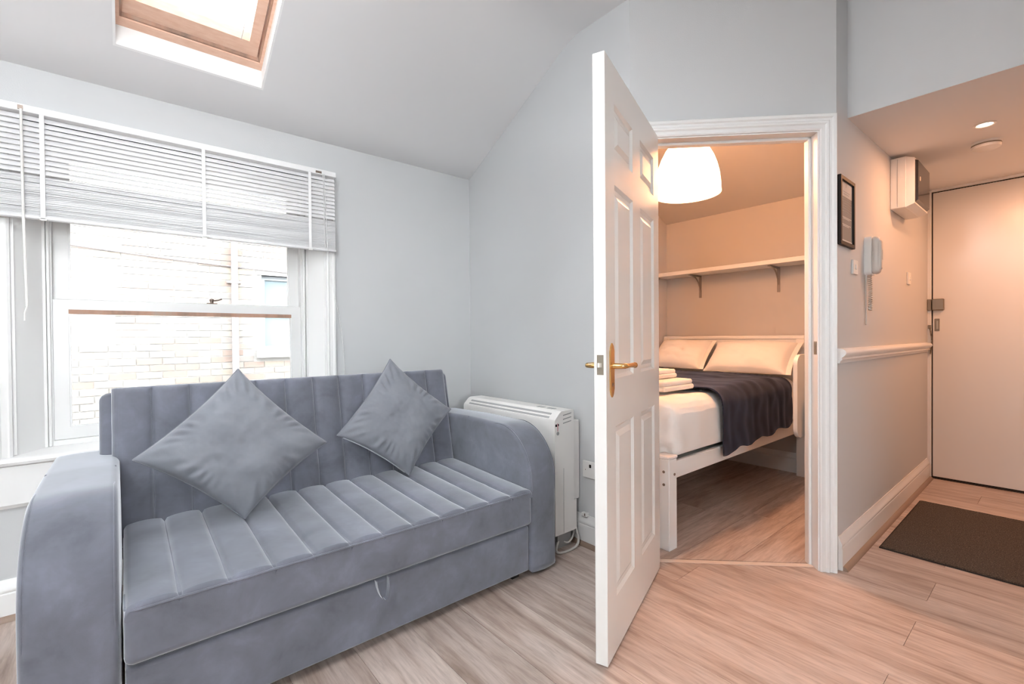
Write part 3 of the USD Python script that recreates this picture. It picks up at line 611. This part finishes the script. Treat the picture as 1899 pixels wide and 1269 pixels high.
# ================================================================== STORAGE HEATER
ht = thing('storage_heater', 'white electric storage heater standing behind the right arm of the sofa', 'heater', (1.73, 2.05, 0.08))
HY0, HY1 = 1.648, 2.46
hp = [(1.655, 0.085), (1.795, 0.085), (1.795, 0.712), (1.705, 0.712), (1.690, 0.704), (1.658, 0.672), (1.655, 0.660)]
obj('body', prism_y(hp, HY0, HY1), 'heater_white', ht, smooth=20)
obj('back_box', box(1.795, 1.852, HY0+0.012, HY1-0.012, 0.235, 0.652, 0.004), 'heater_white', ht)
obj('stand', box(1.70, 1.80, HY0+0.03, HY0+0.06, 0.0, 0.09), 'vent_grey', ht); obj('stand', box(1.70, 1.80, HY1-0.06, HY1-0.03, 0.0, 0.09), 'vent_grey', ht)
obj('foot_plate', box(1.795, 1.815, HY0+0.002, HY0+0.05, 0.085, 0.240), 'heater_white', ht)
ez = np.array([-0.707, 0, 0.707])
def chm(t, y, o): return np.array([1.658+0.032*t, y, 0.672+0.032*t])+np.array([-0.707, 0, 0.707])*o
for t0 in (0.12, 0.62):
    obj('outlet_slot', hull([chm(t0+a, y, o) for a in (0, 0.24) for y in (HY0+0.05, HY1-0.05) for o in (-0.004, 0.0012)]), 'vent_grey', ht)
for y in (HY0+0.075, HY0+0.155): obj('control', box(1.725, 1.745, y, y+0.055, 0.7115, 0.7135), 'vent_grey', ht)
for z in (0.688, 0.668, 0.648): obj('side_slot', hull([(x, HY0+o, z+0.006*(x-1.72)/0.05+d) for x in (1.715, 1.775) for o in (-0.001, 0.004) for d in (0, 0.005)]), 'vent_grey', ht)
obj('crease', box(1.716, 1.7175, HY0-0.001, HY0+0.003, 0.09, 0.42), 'vent_grey', ht)
obj('tag', cat_(tube([(1.672, HY0-0.004, 0.655), (1.673, HY0-0.004, 0.635), (1.672, HY0-0.004, 0.615)], 0.0015, 6)), 'red_tag', ht, label='small red hanging tag')
obj('tag_card', cat_(lathe([(0, -0.001), (0.009, -0.001), (0.009, 0.001), (0, 0.001)], (0, 0, 0), 14).apply_transform(trimesh.transformations.rotation_matrix(math.pi/2, (1, 0, 0))).apply_translation((1.672, HY0-0.005, 0.604)),), 'vent_grey', ht)
obj('label_dot', cat_(box(1.660, 1.671, HY0-0.0012, HY0+0.001, 0.638, 0.650), box(1.677, 1.684, HY0-0.0012, HY0+0.001, 0.640, 0.650)), 'black_frame', ht)
obj('supply_cable', cat_(tube(smooth_path([(1.74, HY0+0.10, 0.10), (1.70, HY0+0.03, 0.03), (1.66, HY0-0.005, 0.008), (1.74, HY0-0.03, 0.008), (1.80, HY0-0.02, 0.02), (1.815, HY0+0.01, 0.09)], 40), 0.0065, 8),
    tube(smooth_path([(1.76, HY0+0.12, 0.10), (1.74, HY0+0.05, 0.035), (1.76, HY0+0.02, 0.02), (1.80, HY0+0.015, 0.05), (1.81, HY0+0.02, 0.10)], 30), 0.005, 8)), 'cable_grey', ht)
so = thing('wall_socket', 'white electrical outlet low on the wall between the heater and the open door', 'socket', (1.85, 1.59, 0.4))
obj('plate', box(1.845, XA, 1.545, 1.635, 0.355, 0.442, 0.003), 'plastic_white', so); obj('switch', box(1.841, 1.846, 1.575, 1.587, 0.412, 0.428, 0.001), 'black_frame', so)
obj('screw', box(1.8445, 1.846, 1.612, 1.616, 0.395, 0.399), 'bolt', so)
pc = thing('cable_clip', 'small white cable clip on top of the skirting board by the heater', 'clip', (1.84, 1.62, 0.155))
obj('clip', box(1.832, 1.856, 1.60, 1.635, 0.152, 0.172, 0.003), 'plastic_white', pc); obj('nail', box(1.830, 1.834, 1.606, 1.612, 0.158, 0.17), 'bolt', pc)

# ================================================================== OPEN BEDROOM DOOR
U = np.array([0.9394, 0.3426, 0]); U /= np.linalg.norm(U); Wn = np.array([U[1], -U[0], 0]); PO = np.array([1.202, 0.960, 0])   # u from latch to hinge, w out of the visible face
LW, LT, Z0, Z1 = 0.757, 0.042, 0.008, 2.015
def lf(mesh): return place(mesh, PO, U, Wn)
d1 = thing('door_1', 'white six panel bedroom door standing open, with brass lever handle', 'door', tuple(PO+U*0.38), kind='structure')
body = man(box(0, LW, -LT, 0, Z0, Z1, 0.0015))
PAN = [(0.095, 0.325), (0.432, 0.662)]; ROWS = [(0.195, 0.785), (0.945, 1.610), (1.715, 1.885)]
def frus(u0, u1, z0, z1, w0, w1, ins):
    return hull([(a, w0, b) for a in (u0, u1) for b in (z0, z1)] + [(a, w1, b) for a in (u0+ins, u1-ins) for b in (z0+ins, z1-ins)])
for u0, u1 in PAN:
    for z0, z1 in ROWS:
        body -= man(frus(u0, u1, z0, z1, 0.001, -0.009, 0.012)); body -= man(frus(u0, u1, z0, z1, -LT-0.001, -LT+0.009, 0.012))
obj('leaf', lf(tri(body)), 'door_white', d1, smooth=False)
for u0, u1 in PAN:
    for z0, z1 in ROWS:
        obj('panel', lf(frus(u0+0.026, u1-0.026, z0+0.026, z1-0.026, -0.0095, -0.0015, 0.020)), 'door_white', d1, smooth=False)
        obj('panel', lf(frus(u0+0.026, u1-0.026, z0+0.026, z1-0.026, -LT+0.0095, -LT+0.0015, 0.020)), 'door_white', d1, smooth=False)
def plate_prof(u, z0, z1, w):
    h = w/2
    return sg.Polygon([(u-h*0.6, z0+0.004), (u, z0-0.006), (u+h*0.6, z0+0.004), (u+h, z0+0.022), (u+h, z1-0.022), (u+h*0.6, z1-0.004), (u, z1+0.006), (u-h*0.6, z1-0.004), (u-h, z1-0.022), (u-h, z0+0.022)])
UH = 0.052
for side, lab in ((1, 'brass lever handle on the side facing the doorway'), (-1, 'brass lever handle on the hidden side of the door')):
    w0 = 0 if side > 0 else -LT
    pl = place(extr(plate_prof(UH, 0.893, 1.062, 0.040), 0.005), (0, w0 if side > 0 else w0-0.005, 0), (1, 0, 0), (0, 0, 1), (0, 1, 0))
    h = obj('handle', lf(fix(pl)), 'brass', d1, smooth=30, label=lab)
    obj('lever', lf(tube([(UH, w0+side*0.004, 0.992), (UH, w0+side*0.034, 0.992), (UH+0.006, w0+side*0.044, 0.992), (UH+0.02, w0+side*0.048, 0.992), (UH+0.055, w0+side*0.049, 0.992), (UH+0.085, w0+side*0.049, 0.991), (UH+0.098, w0+side*0.050, 0.990), (UH+0.106, w0+side*0.050, 0.990), (UH+0.116, w0+side*0.050, 0.990)],
                          [0.010, 0.009, 0.009, 0.008, 0.0075, 0.0085, 0.0075, 0.0105, 0.007], 12)), 'brass', h, smooth=50)
    obj('keyhole', lf(cat_(lathe([(0, 0), (0.006, 0), (0.006, 0.002), (0, 0.002)], (0, 0, 0), 14).apply_transform(trimesh.transformations.rotation_matrix(-math.pi/2 if side > 0 else math.pi/2, (1, 0, 0))).apply_translation((UH, w0+side*0.004, 0.930)))), 'lock_steel', h)
obj('latch_plate', lf(cat_(box(-0.0015, 0.0005, -0.031, -0.009, 0.965, 1.030), )), 'lock_steel', d1, label='steel latch plate in the door edge')
obj('latch_bolt', lf(hull([(-0.010, -0.026, 0.990), (-0.010, -0.026, 1.004), (-0.001, -0.026, 0.990), (-0.001, -0.026, 1.004), (-0.001, -0.014, 0.990), (-0.001, -0.014, 1.004), (-0.008, -0.022, 0.990), (-0.008, -0.022, 1.004)])), 'steel', d1)
for z in (0.22, 1.0, 1.78):
    obj('hinge', lf(cat_(lathe([(0, -0.04), (0.006, -0.04), (0.006, 0.04), (0, 0.04)], (LW+0.004, -LT-0.003, z), 12), box(LW-0.002, LW+0.001, -LT, -0.012, z-0.038, z+0.038))), 'brass', d1)

# ================================================================== BEDROOM
bed = thing('bed', 'white painted wooden bed frame seen through the bedroom doorway', 'bed', (3.05, 1.9, 0))
BXF, BXH, BY0, BY1 = 2.100, 4.045, 1.284, 2.495
for x, y in ((BXF, BY0), (BXF, BY1-0.075)):
    lg = obj('leg', box(x, x+0.072, y, y+0.07, 0, 0.466, 0.003), 'satin_white', bed)
    obj('leg_cap', box(x-0.004, x+0.076, y-0.004, y+0.074, 0.466, 0.482, 0.004), 'satin_white', lg)
    if y == BY0:
        for yy, z in ((y+0.022, 0.40), (y+0.022, 0.335)):
            obj('bolt', lathe([(0, 0), (0.007, 0), (0.007, 0.003), (0, 0.003)], (0, 0, 0), 12).apply_transform(trimesh.transformations.rotation_matrix(-math.pi/2, (0, 1, 0))).apply_translation((x, yy+0.008, z)), 'bolt', lg)
        obj('bolt', lathe([(0, 0), (0.007, 0), (0.007, 0.003), (0, 0.003)], (0, 0, 0), 12).apply_transform(trimesh.transformations.rotation_matrix(math.pi/2, (1, 0, 0))).apply_translation((x+0.048, y, 0.385)), 'bolt', lg)
for y in (BY0, BY1-0.06):
    obj('leg', box(BXH-0.06, BXH, y, y+0.06, 0, 1.06, 0.003), 'satin_white', bed)
for y in (BY0+0.008, BY1-0.033):
    obj('side_rail', box(BXF+0.06, BXH-0.05, y, y+0.025, 0.358, 0.445, 0.003), 'satin_white', bed)
obj('foot_rail', box(BXF+0.02, BXF+0.045, BY0+0.06, BY1-0.07, 0.350, 0.480, 0.003), 'satin_white', bed)
hb = man(box(BXH-0.045, BXH-0.020, BY0+0.02, BY1-0.02, 0.62, 1.075, 0.004))
hb += man(box(BXH-0.055, BXH-0.008, BY0, BY1, 1.058, 1.088, 0.006))
for yc in (1.825, 1.915):
    hb -= m3.Manifold.sphere(1.0, 24).scale((0.2, 0.032, 0.011)).translate((BXH-0.03, yc, 1.006))
obj('headboard', tri(hb), 'satin_white', bed, smooth=30, label='headboard with two small cut-outs')
obj('deck', box(BXF+0.046, BXH-0.06, BY0+0.034, BY1-0.034, 0.380, 0.425), 'satin_white', bed)
for i in range(9): obj('slat', box(BXF+0.14+i*0.2, BXF+0.22+i*0.2, BY0+0.03, BY1-0.045, 0.360, 0.372), 'pine', bed)
obj('centre_backing', box(BXH-0.012, BXH-0.008, 1.77, 1.97, 0.98, 1.03), 'dark', bed)
def duv(v):
    v = v.copy(); n = fbm(v, 5.0, 3)*0.035+fbm(v, 14.0, 8)*0.012
    lo = np.clip((0.56-v[:, 2])/0.11, 0, 1)**2
    v[:, 1] -= 0.06*lo*(v[:, 1] < 1.6); v[:, 0] -= 0.05*lo*(v[:, 0] < 2.4)
    v[:, 1] = np.maximum(v[:, 1], 1.322); v[:, 0] = np.maximum(v[:, 0], BXF+0.048)
    v[:, 0] = np.where((v[:, 1] < 1.385) & (v[:, 2] < 0.52), np.maximum(v[:, 0], BXF+0.090), v[:, 0])
    topness = np.clip((v[:, 2]-0.5)/0.2, 0, 1)
    v[:, 2] += n*topness + 0.012*topness*np.clip((v[:, 0]-2.2)/1.5, 0, 1)
    v[:, 1] -= 0.040*np.clip((v[:, 2]-0.452)/0.02, 0, 1)*np.clip((v[:, 0]-2.17)/0.03, 0, 1)*np.clip((1.9-v[:, 1])/0.5, 0, 1)
    v[:, 0] -= 0.018*np.clip((v[:, 2]-0.51)/0.02, 0, 1)*(v[:, 0] < 2.6)
    v[:, 1] += (fbm(v*np.array([1.6, 0.2, 0.4]), 7.0, 5)*0.03)*(v[:, 1] < 1.6)*np.clip((v[:, 2]-0.475)/0.02, 0, 1)
    v[:, 0] += (fbm(v*np.array([0.2, 1.6, 0.4]), 7.0, 6)*0.03)*(v[:, 0] < 2.4)*np.clip((v[:, 2]-0.51)/0.02, 0, 1)
    return v
obj('duvet', soft_box(BXF+0.050, 3.97, 1.335, 2.408, 0.4475, 0.752, 0.10, step=0.035, fn=duv), 'duvet_white', None, smooth=60, label='white duvet covering the mattress of the bed', cat='duvet')
# navy throw over the bed
def throw():
    nu, nv = 60, 70; X0, X1 = 2.625, 3.66
    P = np.zeros((nu, nv, 3))
    arc = 0.10
    for i, a in enumerate(np.linspace(0, 1, nu)):
        x = X0+(X1-X0)*a
        top_z = 0.766+0.012*np.clip((x-2.2)/1.5, 0, 1)
        hang = 0.300-0.045*a+0.012*math.sin(a*22)
        L1 = 2.488-(1.272+arc); L2 = arc*math.pi/2; L3 = hang-arc+0.07
        for j, s in enumerate(np.linspace(0, L1+L2+L3, nv)):
            if s < L1: y, z, k = 2.488-s, top_z, 0
            elif s < L1+L2:
                t = (s-L1)/arc; y, z, k = 1.272+arc-arc*math.sin(t), top_z-arc+arc*math.cos(t), 0.5
            else: y, z, k = 1.272, top_z-arc-(s-L1-L2), 1
            f = math.sin(x*17+1.5*math.sin(x*5.3)+0.8*math.sin(z*9))*0.0045+math.sin(x*47+2*math.sin(z*14))*0.0016
            wv = 0.012*math.sin(y*7+x*3)*(1-k)
            P[i, j] = (x+wv*0.4, y-abs(f)*(0.5+k)*1.0-(0.004 if k else 0), z+(f*0.9+0.006 if k < 1 else 0))
    P[:, :, 2] += np.where(P[:, :, 2] > 0.7, fbm(P.reshape(-1, 3), 5.0, 3).reshape(nu, nv)*0.035*0.9, 0)
    d = np.zeros_like(P); d[..., 2] = 0.008; d[..., 1] = -0.006
    return sheet(P, d)
obj('throw_blanket', throw(), 'navy_throw', None, smooth=60, label='dark navy throw blanket draped across the bed', cat='blanket')
def bed_pillow(label, y0, y1, xb, xt, zb, zt, seed):
    n = 30; u = np.linspace(-1, 1, n); Ug, Wg = np.meshgrid(u, u, indexing='ij')
    Up = Ug*(1-0.05*(1-Wg**2)*Ug**2); Wp = Wg*(1-0.08*(1-Ug**2)*Wg**2)
    y = (y0+y1)/2+Up*(y1-y0)/2; s = (Wp+1)/2
    P = np.stack([xb+(xt-xb)*s, y, zb+(zt-zb)*s], -1)
    nrm = np.array([-(zt-zb), 0, (xt-xb)]); nrm /= np.linalg.norm(nrm)
    prof = np.clip((1-np.abs(Ug)**2.6)*(1-np.abs(Wg)**2.6), 0, 1)**0.55
    wr = fbm(P, 7.0, seed)*0.05+fbm(P, 20.0, seed+1)*0.014
    fr = P+nrm*((0.085+wr)*prof+0.003)[..., None]; bk = P-nrm*(0.055*prof+0.003)[..., None]
    t = thing('bed_pillow', label, 'pillow', (xb, (y0+y1)/2, zb))
    obj('pillow_case', sheet(fr, bk-fr), 'cotton_white', t, smooth=60)
    hem = sheet(np.stack([fr[0, :, :]*0.5+bk[0, :, :]*0.5, fr[0, :, :]*0.5+bk[0, :, :]*0.5+np.array([0, -0.035, 0])], 0), np.array([-0.004, 0, 0.002]))
    obj('flap', hem, 'cotton_white', t)
bed_pillow('white bed pillow on the side nearer the door jamb, right of its twin', 1.315, 1.945, 3.70, 3.955, 0.80, 1.03, 41)
bed_pillow('white bed pillow on the far side, next to the open door in view', 1.99, 2.475, 3.72, 3.965, 0.81, 1.045, 52)
def towel(label, x0, x1, y0, y1, z0, z1, seed):
    t = thing('folded_towel', label, 'towel', ((x0+x1)/2, (y0+y1)/2, z0))
    h = (z1-z0)/2-0.001
    for k in range(2):
        a, b = z0+k*(z1-z0)/2, z0+(k+1)*(z1-z0)/2
        obj('fold', soft_box(x0+0.004*k, x1-0.006*k, y0+0.006*k, y1, a, b+0.003, h*0.48, step=0.03, fn=lambda v: v+np.c_[fbm(v, 12, seed)*0.006, fbm(v, 12, seed+1)*0.010, fbm(v, 12, seed+2)*0.004]), 'towel_white', t, smooth=60)
towel('larger white folded towel at the bottom of the pair on the bed', 2.30, 2.62, 1.43, 1.85, 0.776, 0.832, 61)
towel('smaller white folded towel on top of the other towel on the bed', 2.33, 2.60, 1.53, 1.83, 0.838, 0.886, 66)
# shelf
shf = thing('wall_shelf', 'long white shelf on metal brackets above the bed', 'shelf', (3.96, 1.66, 1.65))
obj('board', box(3.85, 4.078, 0.80, 2.505, 1.642, 1.676, 0.002), 'satin_white', shf)
for y in (2.165, 1.500):
    b = obj('bracket', cat_(box(4.070, 4.078, y-0.010, y+0.010, 1.440, 1.640), box(3.885, 4.074, y-0.010, y+0.010, 1.630, 1.640)), 'bracket_metal', shf, smooth=False)
    obj('brace', tube(smooth_path([(4.072, y, 1.500), (4.050, y, 1.560), (4.01, y, 1.605), (3.93, y, 1.632)], 16), 0.006, 8), 'bracket_metal', b)
obj('end_bracket', cat_(box(3.87, 3.90, 2.47, 2.505, 1.625, 1.642)), 'bracket_metal', shf)
# pendant lamp
LX, LY, LZ = 2.625, 1.475, 1.945
pd = thing('pendant_lamp', 'glowing white dome pendant lamp hanging in the bedroom doorway', 'lamp', (LX, LY, LZ))
dome_p = [(0.190, 0.0), (0.1885, 0.02), (0.186, 0.065), (0.180, 0.115), (0.168, 0.165), (0.150, 0.215), (0.126, 0.262), (0.098, 0.300), (0.062, 0.328), (0.035, 0.338)]
inner = [(r-0.004, z-(0.004 if r < 0.1 else 0)) for r, z in dome_p[::-1]]
obj('shade', lathe(dome_p+inner+[dome_p[0]], (LX, LY, LZ), 56), 'opal_shade', pd, smooth=40, label='opal dome shade')
obj('lamp_holder', lathe([(0, 0.25), (0.02, 0.25), (0.022, 0.32), (0.036, 0.335), (0.036, 0.36), (0.012, 0.38), (0, 0.38)], (LX, LY, LZ), 20), 'plastic_white', pd)
obj('flex', tube([(LX, LY, LZ+0.37), (LX, LY, 2.45), (LX, LY, 2.555)], 0.004, 8), 'cord_white', pd)
obj('ceiling_rose', lathe([(0, -0.03), (0.03, -0.03), (0.05, -0.01), (0.05, 0.003), (0, 0.003)], (LX, LY, 2.558), 20), 'plastic_white', pd)
def usd_light(kind, path, pos, col, inten, **kw):
    L = kind.Define(stage, path); L.CreateColorAttr(Gf.Vec3f(*col)); L.CreateIntensityAttr(float(inten))
    L.AddTranslateOp().Set(Gf.Vec3d(*map(float, pos)))
    for k, v in kw.items(): getattr(L, f'Create{k}Attr')(v)
    return L
usd_light(UsdLux.SphereLight, str(pd.GetPath())+'/bulb', (0, 0, 0.14), BEDWARM, BED_BULB, Radius=0.045)
# folding chair half hidden by the jamb
fc = thing('folding_chair', 'white panel with rounded corners beside the bed, mostly hidden by the right door jamb', 'chair', (3.2, 1.01, 0))
def rr(x0, x1, z0, z1, r): return sg.box(x0+r, z0+r, x1-r, z1-r).buffer(r, 8)
obj('backrest', prism_y(rr(2.985, 3.40, 0.49, 0.975, 0.06), 1.000, 1.022), 'satin_white', fc)
obj('seat', prism_y(rr(3.06, 3.39, 0.30, 0.70, 0.03), 0.960, 0.982), 'satin_white', fc)
for x in (3.10, 3.34): obj('leg', box(x, x+0.03, 0.984, 0.998, 0.0, 0.90, 0.003), 'satin_white', fc)

# ================================================================== CORRIDOR
pf = thing('framed_notice', 'black framed notice hanging on the corridor wall beside the doorway', 'picture', (2.63, YC, 1.667))
PX0, PX1, PZ0, PZ1 = 2.520, 2.742, 1.506, 1.826
obj('frame', tri(man(box(PX0, PX1, YC-0.016, YC-0.001, PZ0, PZ1, 0.002)) - man(box(PX0+0.018, PX1-0.018, YC-0.1, YC-0.006, PZ0+0.018, PZ1-0.018))), 'black_frame', pf)
obj('sheet', box(PX0+0.016, PX1-0.016, YC-0.007, YC-0.004, PZ0+0.016, PZ1-0.016), 'print_paper', pf)
pal = [box(PX0+0.022, PX1-0.022, YC-0.0078, YC-0.0068, PZ1-0.088, PZ1-0.022), box(PX0+0.02, PX1-0.02, YC-0.0078, YC-0.0068, PZ0+0.02, PZ0+0.030)]
for z, a, b in ((1.640, 0.05, 0.19), (1.634, 0.06, 0.16), (1.606, 0.05, 0.18), (1.600, 0.06, 0.15)): pal.append(box(PX0+a, PX0+b, YC-0.0078, YC-0.0068, z, z+0.004))
obj('print', cat_(*pal), 'print_pale', pf, label='pale printed blocks on the notice')
dk = [box(PX0+a, PX0+a+w, YC-0.0086, YC-0.0076, z, z+0.003) for a, w, z in ((0.10, 0.006, 1.79), (0.10, 0.006, 1.783), (0.06, 0.10, 1.760), (0.07, 0.08, 1.750))] + [box(PX0+0.03+0.01*(k % 3), PX1-0.03-0.015*(k % 2), YC-0.0080, YC-0.0070, 1.728-k*0.012, 1.7295-k*0.012) for k in range(6)]
obj('print_dark', cat_(*dk), 'vent_grey', pf)

ph = thing('entry_phone', 'white entry phone handset with coiled cord on the corridor wall', 'intercom', (3.0, YC, 1.5))
obj('base', place(extr(rr(2.962, 3.056, 1.400, 1.600, 0.02), 0.030), (0, YC-0.030, 0), (1, 0, 0), (0, 0, 1), (0, 1, 0)), 'plastic_white', ph, smooth=30)
obj('handset', tri(m3.Manifold.batch_hull([m3.Manifold.sphere(0.021, 24).translate((2.990+d, YC-0.042, z)) for d in (0, 0.022) for z in (1.425, 1.577)]) + m3.Manifold.batch_hull([m3.Manifold.sphere(0.013, 20).translate((2.990+d, YC-0.056, z)) for d in (0, 0.018) for z in (1.436, 1.452, 1.550, 1.566)])), 'plastic_grey', ph, smooth=60, label='grey-white handset')
obj('panel', box(2.996, 3.010, YC-0.0705, YC-0.066, 1.475, 1.525, 0.001), 'print_pale', ph)
cc = []
for k in range(150):
    t = k/149; z = 1.405-0.235*t if t < 0.8 else 1.217+0.06*(t-0.8)*5
    bx = 3.000+0.012*math.sin(t*3.2)+(0.018*(t-0.8)*5 if t > 0.8 else 0)
    cc.append((bx+0.008*math.cos(k*0.9), YC-0.016+0.008*math.sin(k*0.9), z))
obj('coiled_cord', tube(cc, 0.0024, 6), 'plastic_grey', ph); obj('straight_cord', tube([(2.975, YC-0.006, 1.40), (2.972, YC-0.006, 1.27), (2.974, YC-0.006, 1.14)], 0.003, 6), 'cable_grey', ph)
for x, z0, z1, lab in ((2.775, 1.388, 1.458, 'white light switch plate beside the framed notice'), (4.000, 1.420, 1.500, 'white light switch plate near the front door')):
    s = thing('light_switch', lab, 'switch', (x, YC, (z0+z1)/2))
    obj('plate', box(x-0.038, x+0.038, YC-0.010, YC, z0, z1, 0.002), 'plastic_white', s); obj('rocker', box(x-0.008, x+0.008, YC-0.014, YC-0.009, (z0+z1)/2-0.012, (z0+z1)/2+0.012, 0.002), 'plastic_white', s)
cu = thing('fuse_box', 'white fuse box with dark tinted cover high on the corridor wall', 'fuse box', (3.69, YC, 1.98))
obj('case', box(3.512, 3.90, YC-0.075, YC-0.001, 1.832, 2.130, 0.004), 'plastic_white', cu)
obj('front', hull([(x, YC-0.072, z) for x in (3.514, 3.898) for z in (1.834, 2.128)] + [(x, YC-0.112, z) for x in (3.516, 3.896) for z in (1.850, 2.112)]), 'plastic_white', cu)
obj('cover', hull([(x, YC-0.108, z) for x in (3.530, 3.885) for z in (1.855, 2.105)] + [(x, YC-0.126, z) for x in (3.530, 3.870) for z in (1.870, 2.095)]), 'tinted_cover', cu, label='dark tinted hinged cover')
obj('seam_line', box(3.5105, 3.513, YC-0.036, YC-0.034, 1.84, 2.12), 'vent_grey', cu)
obj('indicator', box(3.575, 3.592, YC-0.1275, YC-0.125, 1.985, 2.01), 'print_pale', cu)
def soffit(x): return 2.13+(x-XB)*0.046/2.11
def downlight(x, y, lab, z, inten):
    d = thing('downlight', lab, 'spotlight', (x, y, z))
    obj('bezel', lathe([(0.030, 0.0), (0.042, 0.0), (0.043, -0.004), (0.034, -0.006), (0.030, -0.003)], (x, y, z), 32), 'plastic_white', d)
    obj('lens', lathe([(0, -0.0025), (0.031, -0.0025), (0.031, 0.0), (0, 0.0)], (x, y, z), 28), 'spot_lens', d, label='glowing lens')
    L = usd_light(UsdLux.DiskLight, str(d.GetPath())+'/beam', (0, 0, -0.008), WARM, inten, Radius=0.03)
    sh = UsdLux.ShapingAPI.Apply(L.GetPrim()); sh.CreateShapingConeAngleAttr(43.0); sh.CreateShapingConeSoftnessAttr(0.35)
    return d
downlight(3.337, 0.268, 'lit round ceiling spotlight nearest the bulkhead in the entrance', soffit(3.337), WARM_SPOT)
downlight(4.10, -0.12, 'added second round ceiling spotlight for the entrance, out of the picture', soffit(4.1), WARM_SPOT*1.7)  # added unseen spotlight, more warm light for the corridor
sm = thing('smoke_detector', 'round white smoke detector on the entrance ceiling beyond the spotlight', 'smoke detector', (3.68, 0.29, soffit(3.68)))
obj('base', lathe([(0, 0), (0.062, 0), (0.062, -0.014), (0, -0.014)], (3.68, 0.29, soffit(3.68)), 36), 'plastic_white', sm)
obj('vent', lathe([(0, -0.014), (0.0615, -0.013), (0.0615, -0.0205), (0, -0.0205)], (3.68, 0.29, soffit(3.68)), 36), 'lock_steel', sm)
obj('cap', lathe([(0, -0.020), (0.061, -0.020), (0.058, -0.034), (0.040, -0.042), (0, -0.044)], (3.68, 0.29, soffit(3.68)), 36), 'plastic_white', sm, smooth=50)

d2 = thing('door_2', 'flat white front door at the end of the corridor', 'door', (XD, 0.23, 0), kind='structure')
obj('leaf', box(XD-0.006, XD+0.028, -0.19, 0.650, 0.016, 2.148, 0.0015), 'door_white', d2)
obj('jamb', box(XD-0.016, XD+0.03, 0.657, YC, 0, 2.17), 'gloss_white', d2); obj('jamb', box(XD-0.016, XD+0.03, -0.23, -0.197, 0, 2.17), 'gloss_white', d2)
obj('head', box(XD-0.010, XD+0.03, -0.197, 0.657, 2.156, 2.20), 'gloss_white', d2)
obj('shadow_gap', box(XD+0.012, XD+0.0299, -0.197, 0.657, 0.0, 2.156), 'dark', d2)
obj('draught_strip', box(XD-0.010, XD+0.012, -0.197, 0.657, 0.0, 0.012), 'rubber', d2)
lk = obj('rim_lock', box(XD-0.036, XD-0.006, 0.585, 0.652, 1.268, 1.352, 0.004), 'lock_steel', d2, label='dark metal rim lock')
obj('keeper', box(XD-0.036, XD-0.014, 0.656, 0.678, 1.268, 1.352, 0.003), 'lock_steel', lk)
pl = obj('pull', box(XD-0.010, XD-0.005, 0.612, 0.640, 1.112, 1.205, 0.002), 'lock_steel', d2, label='small recessed metal pull')
obj('insert', box(XD-0.0125, XD-0.009, 0.618, 0.630, 1.128, 1.190, 0.001), 'steel', pl)
ch = [(XD-0.024+0.003*math.sin(k*1.9), 0.667-0.010*math.sin(math.pi*k/60)-0.006*k/60, 1.150-0.21*k/60) for k in range(61)]
obj('door_chain', cat_(box(XD-0.024, XD-0.015, 0.658, 0.676, 1.130, 1.158, 0.002), tube(ch, [0.003+0.0018*(k % 2) for k in range(61)], 6)), 'lock_steel', d2, label='hanging door chain')

dm = thing('door_mat', 'dark brown door mat on the floor in front of the front door', 'mat', (3.46, 0.3, 0))
def matfn(v):
    v = v.copy(); v[:, 2] += np.where(v[:, 2] > 0.006, fbm(v, 120, 4, 2)*0.004, 0); return v
mm = tri(man(box(2.953, 3.965, -0.02, 0.608, 0.0005, 0.010, 0.003)).refine_to_length(0.02)); mm.vertices = matfn(np.asarray(mm.vertices))
obj('pile', mm, 'door_mat', dm, smooth=60)
obj('edging', tri(man(box(2.947, 3.971, -0.026, 0.614, 0.0004, 0.006, 0.001)) - man(box(2.957, 3.961, -0.016, 0.604, -0.1, 0.1))), 'rubber', dm)

# ================================================================== fill lamps added to light the living room (out of the picture)
for x, y, lab in ((-0.15, 0.85, 'added round fill lamp hanging just above the camera, out of the picture'), (-0.9, 0.15, 'added round fill lamp left of the camera, out of the picture')):
    t = thing('globe_lamp', lab, 'lamp', (x, y, 2.32))
    obj('rose', lathe([(0, -0.03), (0.03, -0.03), (0.05, -0.01), (0.05, 0.0), (0, 0.0)], (x, y, ZC), 24), 'plastic_white', t)
    obj('flex', tube([(x, y, ZC-0.02), (x, y, 2.6), (x, y, 2.49)], 0.004, 8), 'cord_white', t)
    g = trimesh.creation.icosphere(3, 0.17); g.apply_translation((x, y, 2.32))
    obj('globe', g, 'fill_lamp_glow', t, smooth=True)
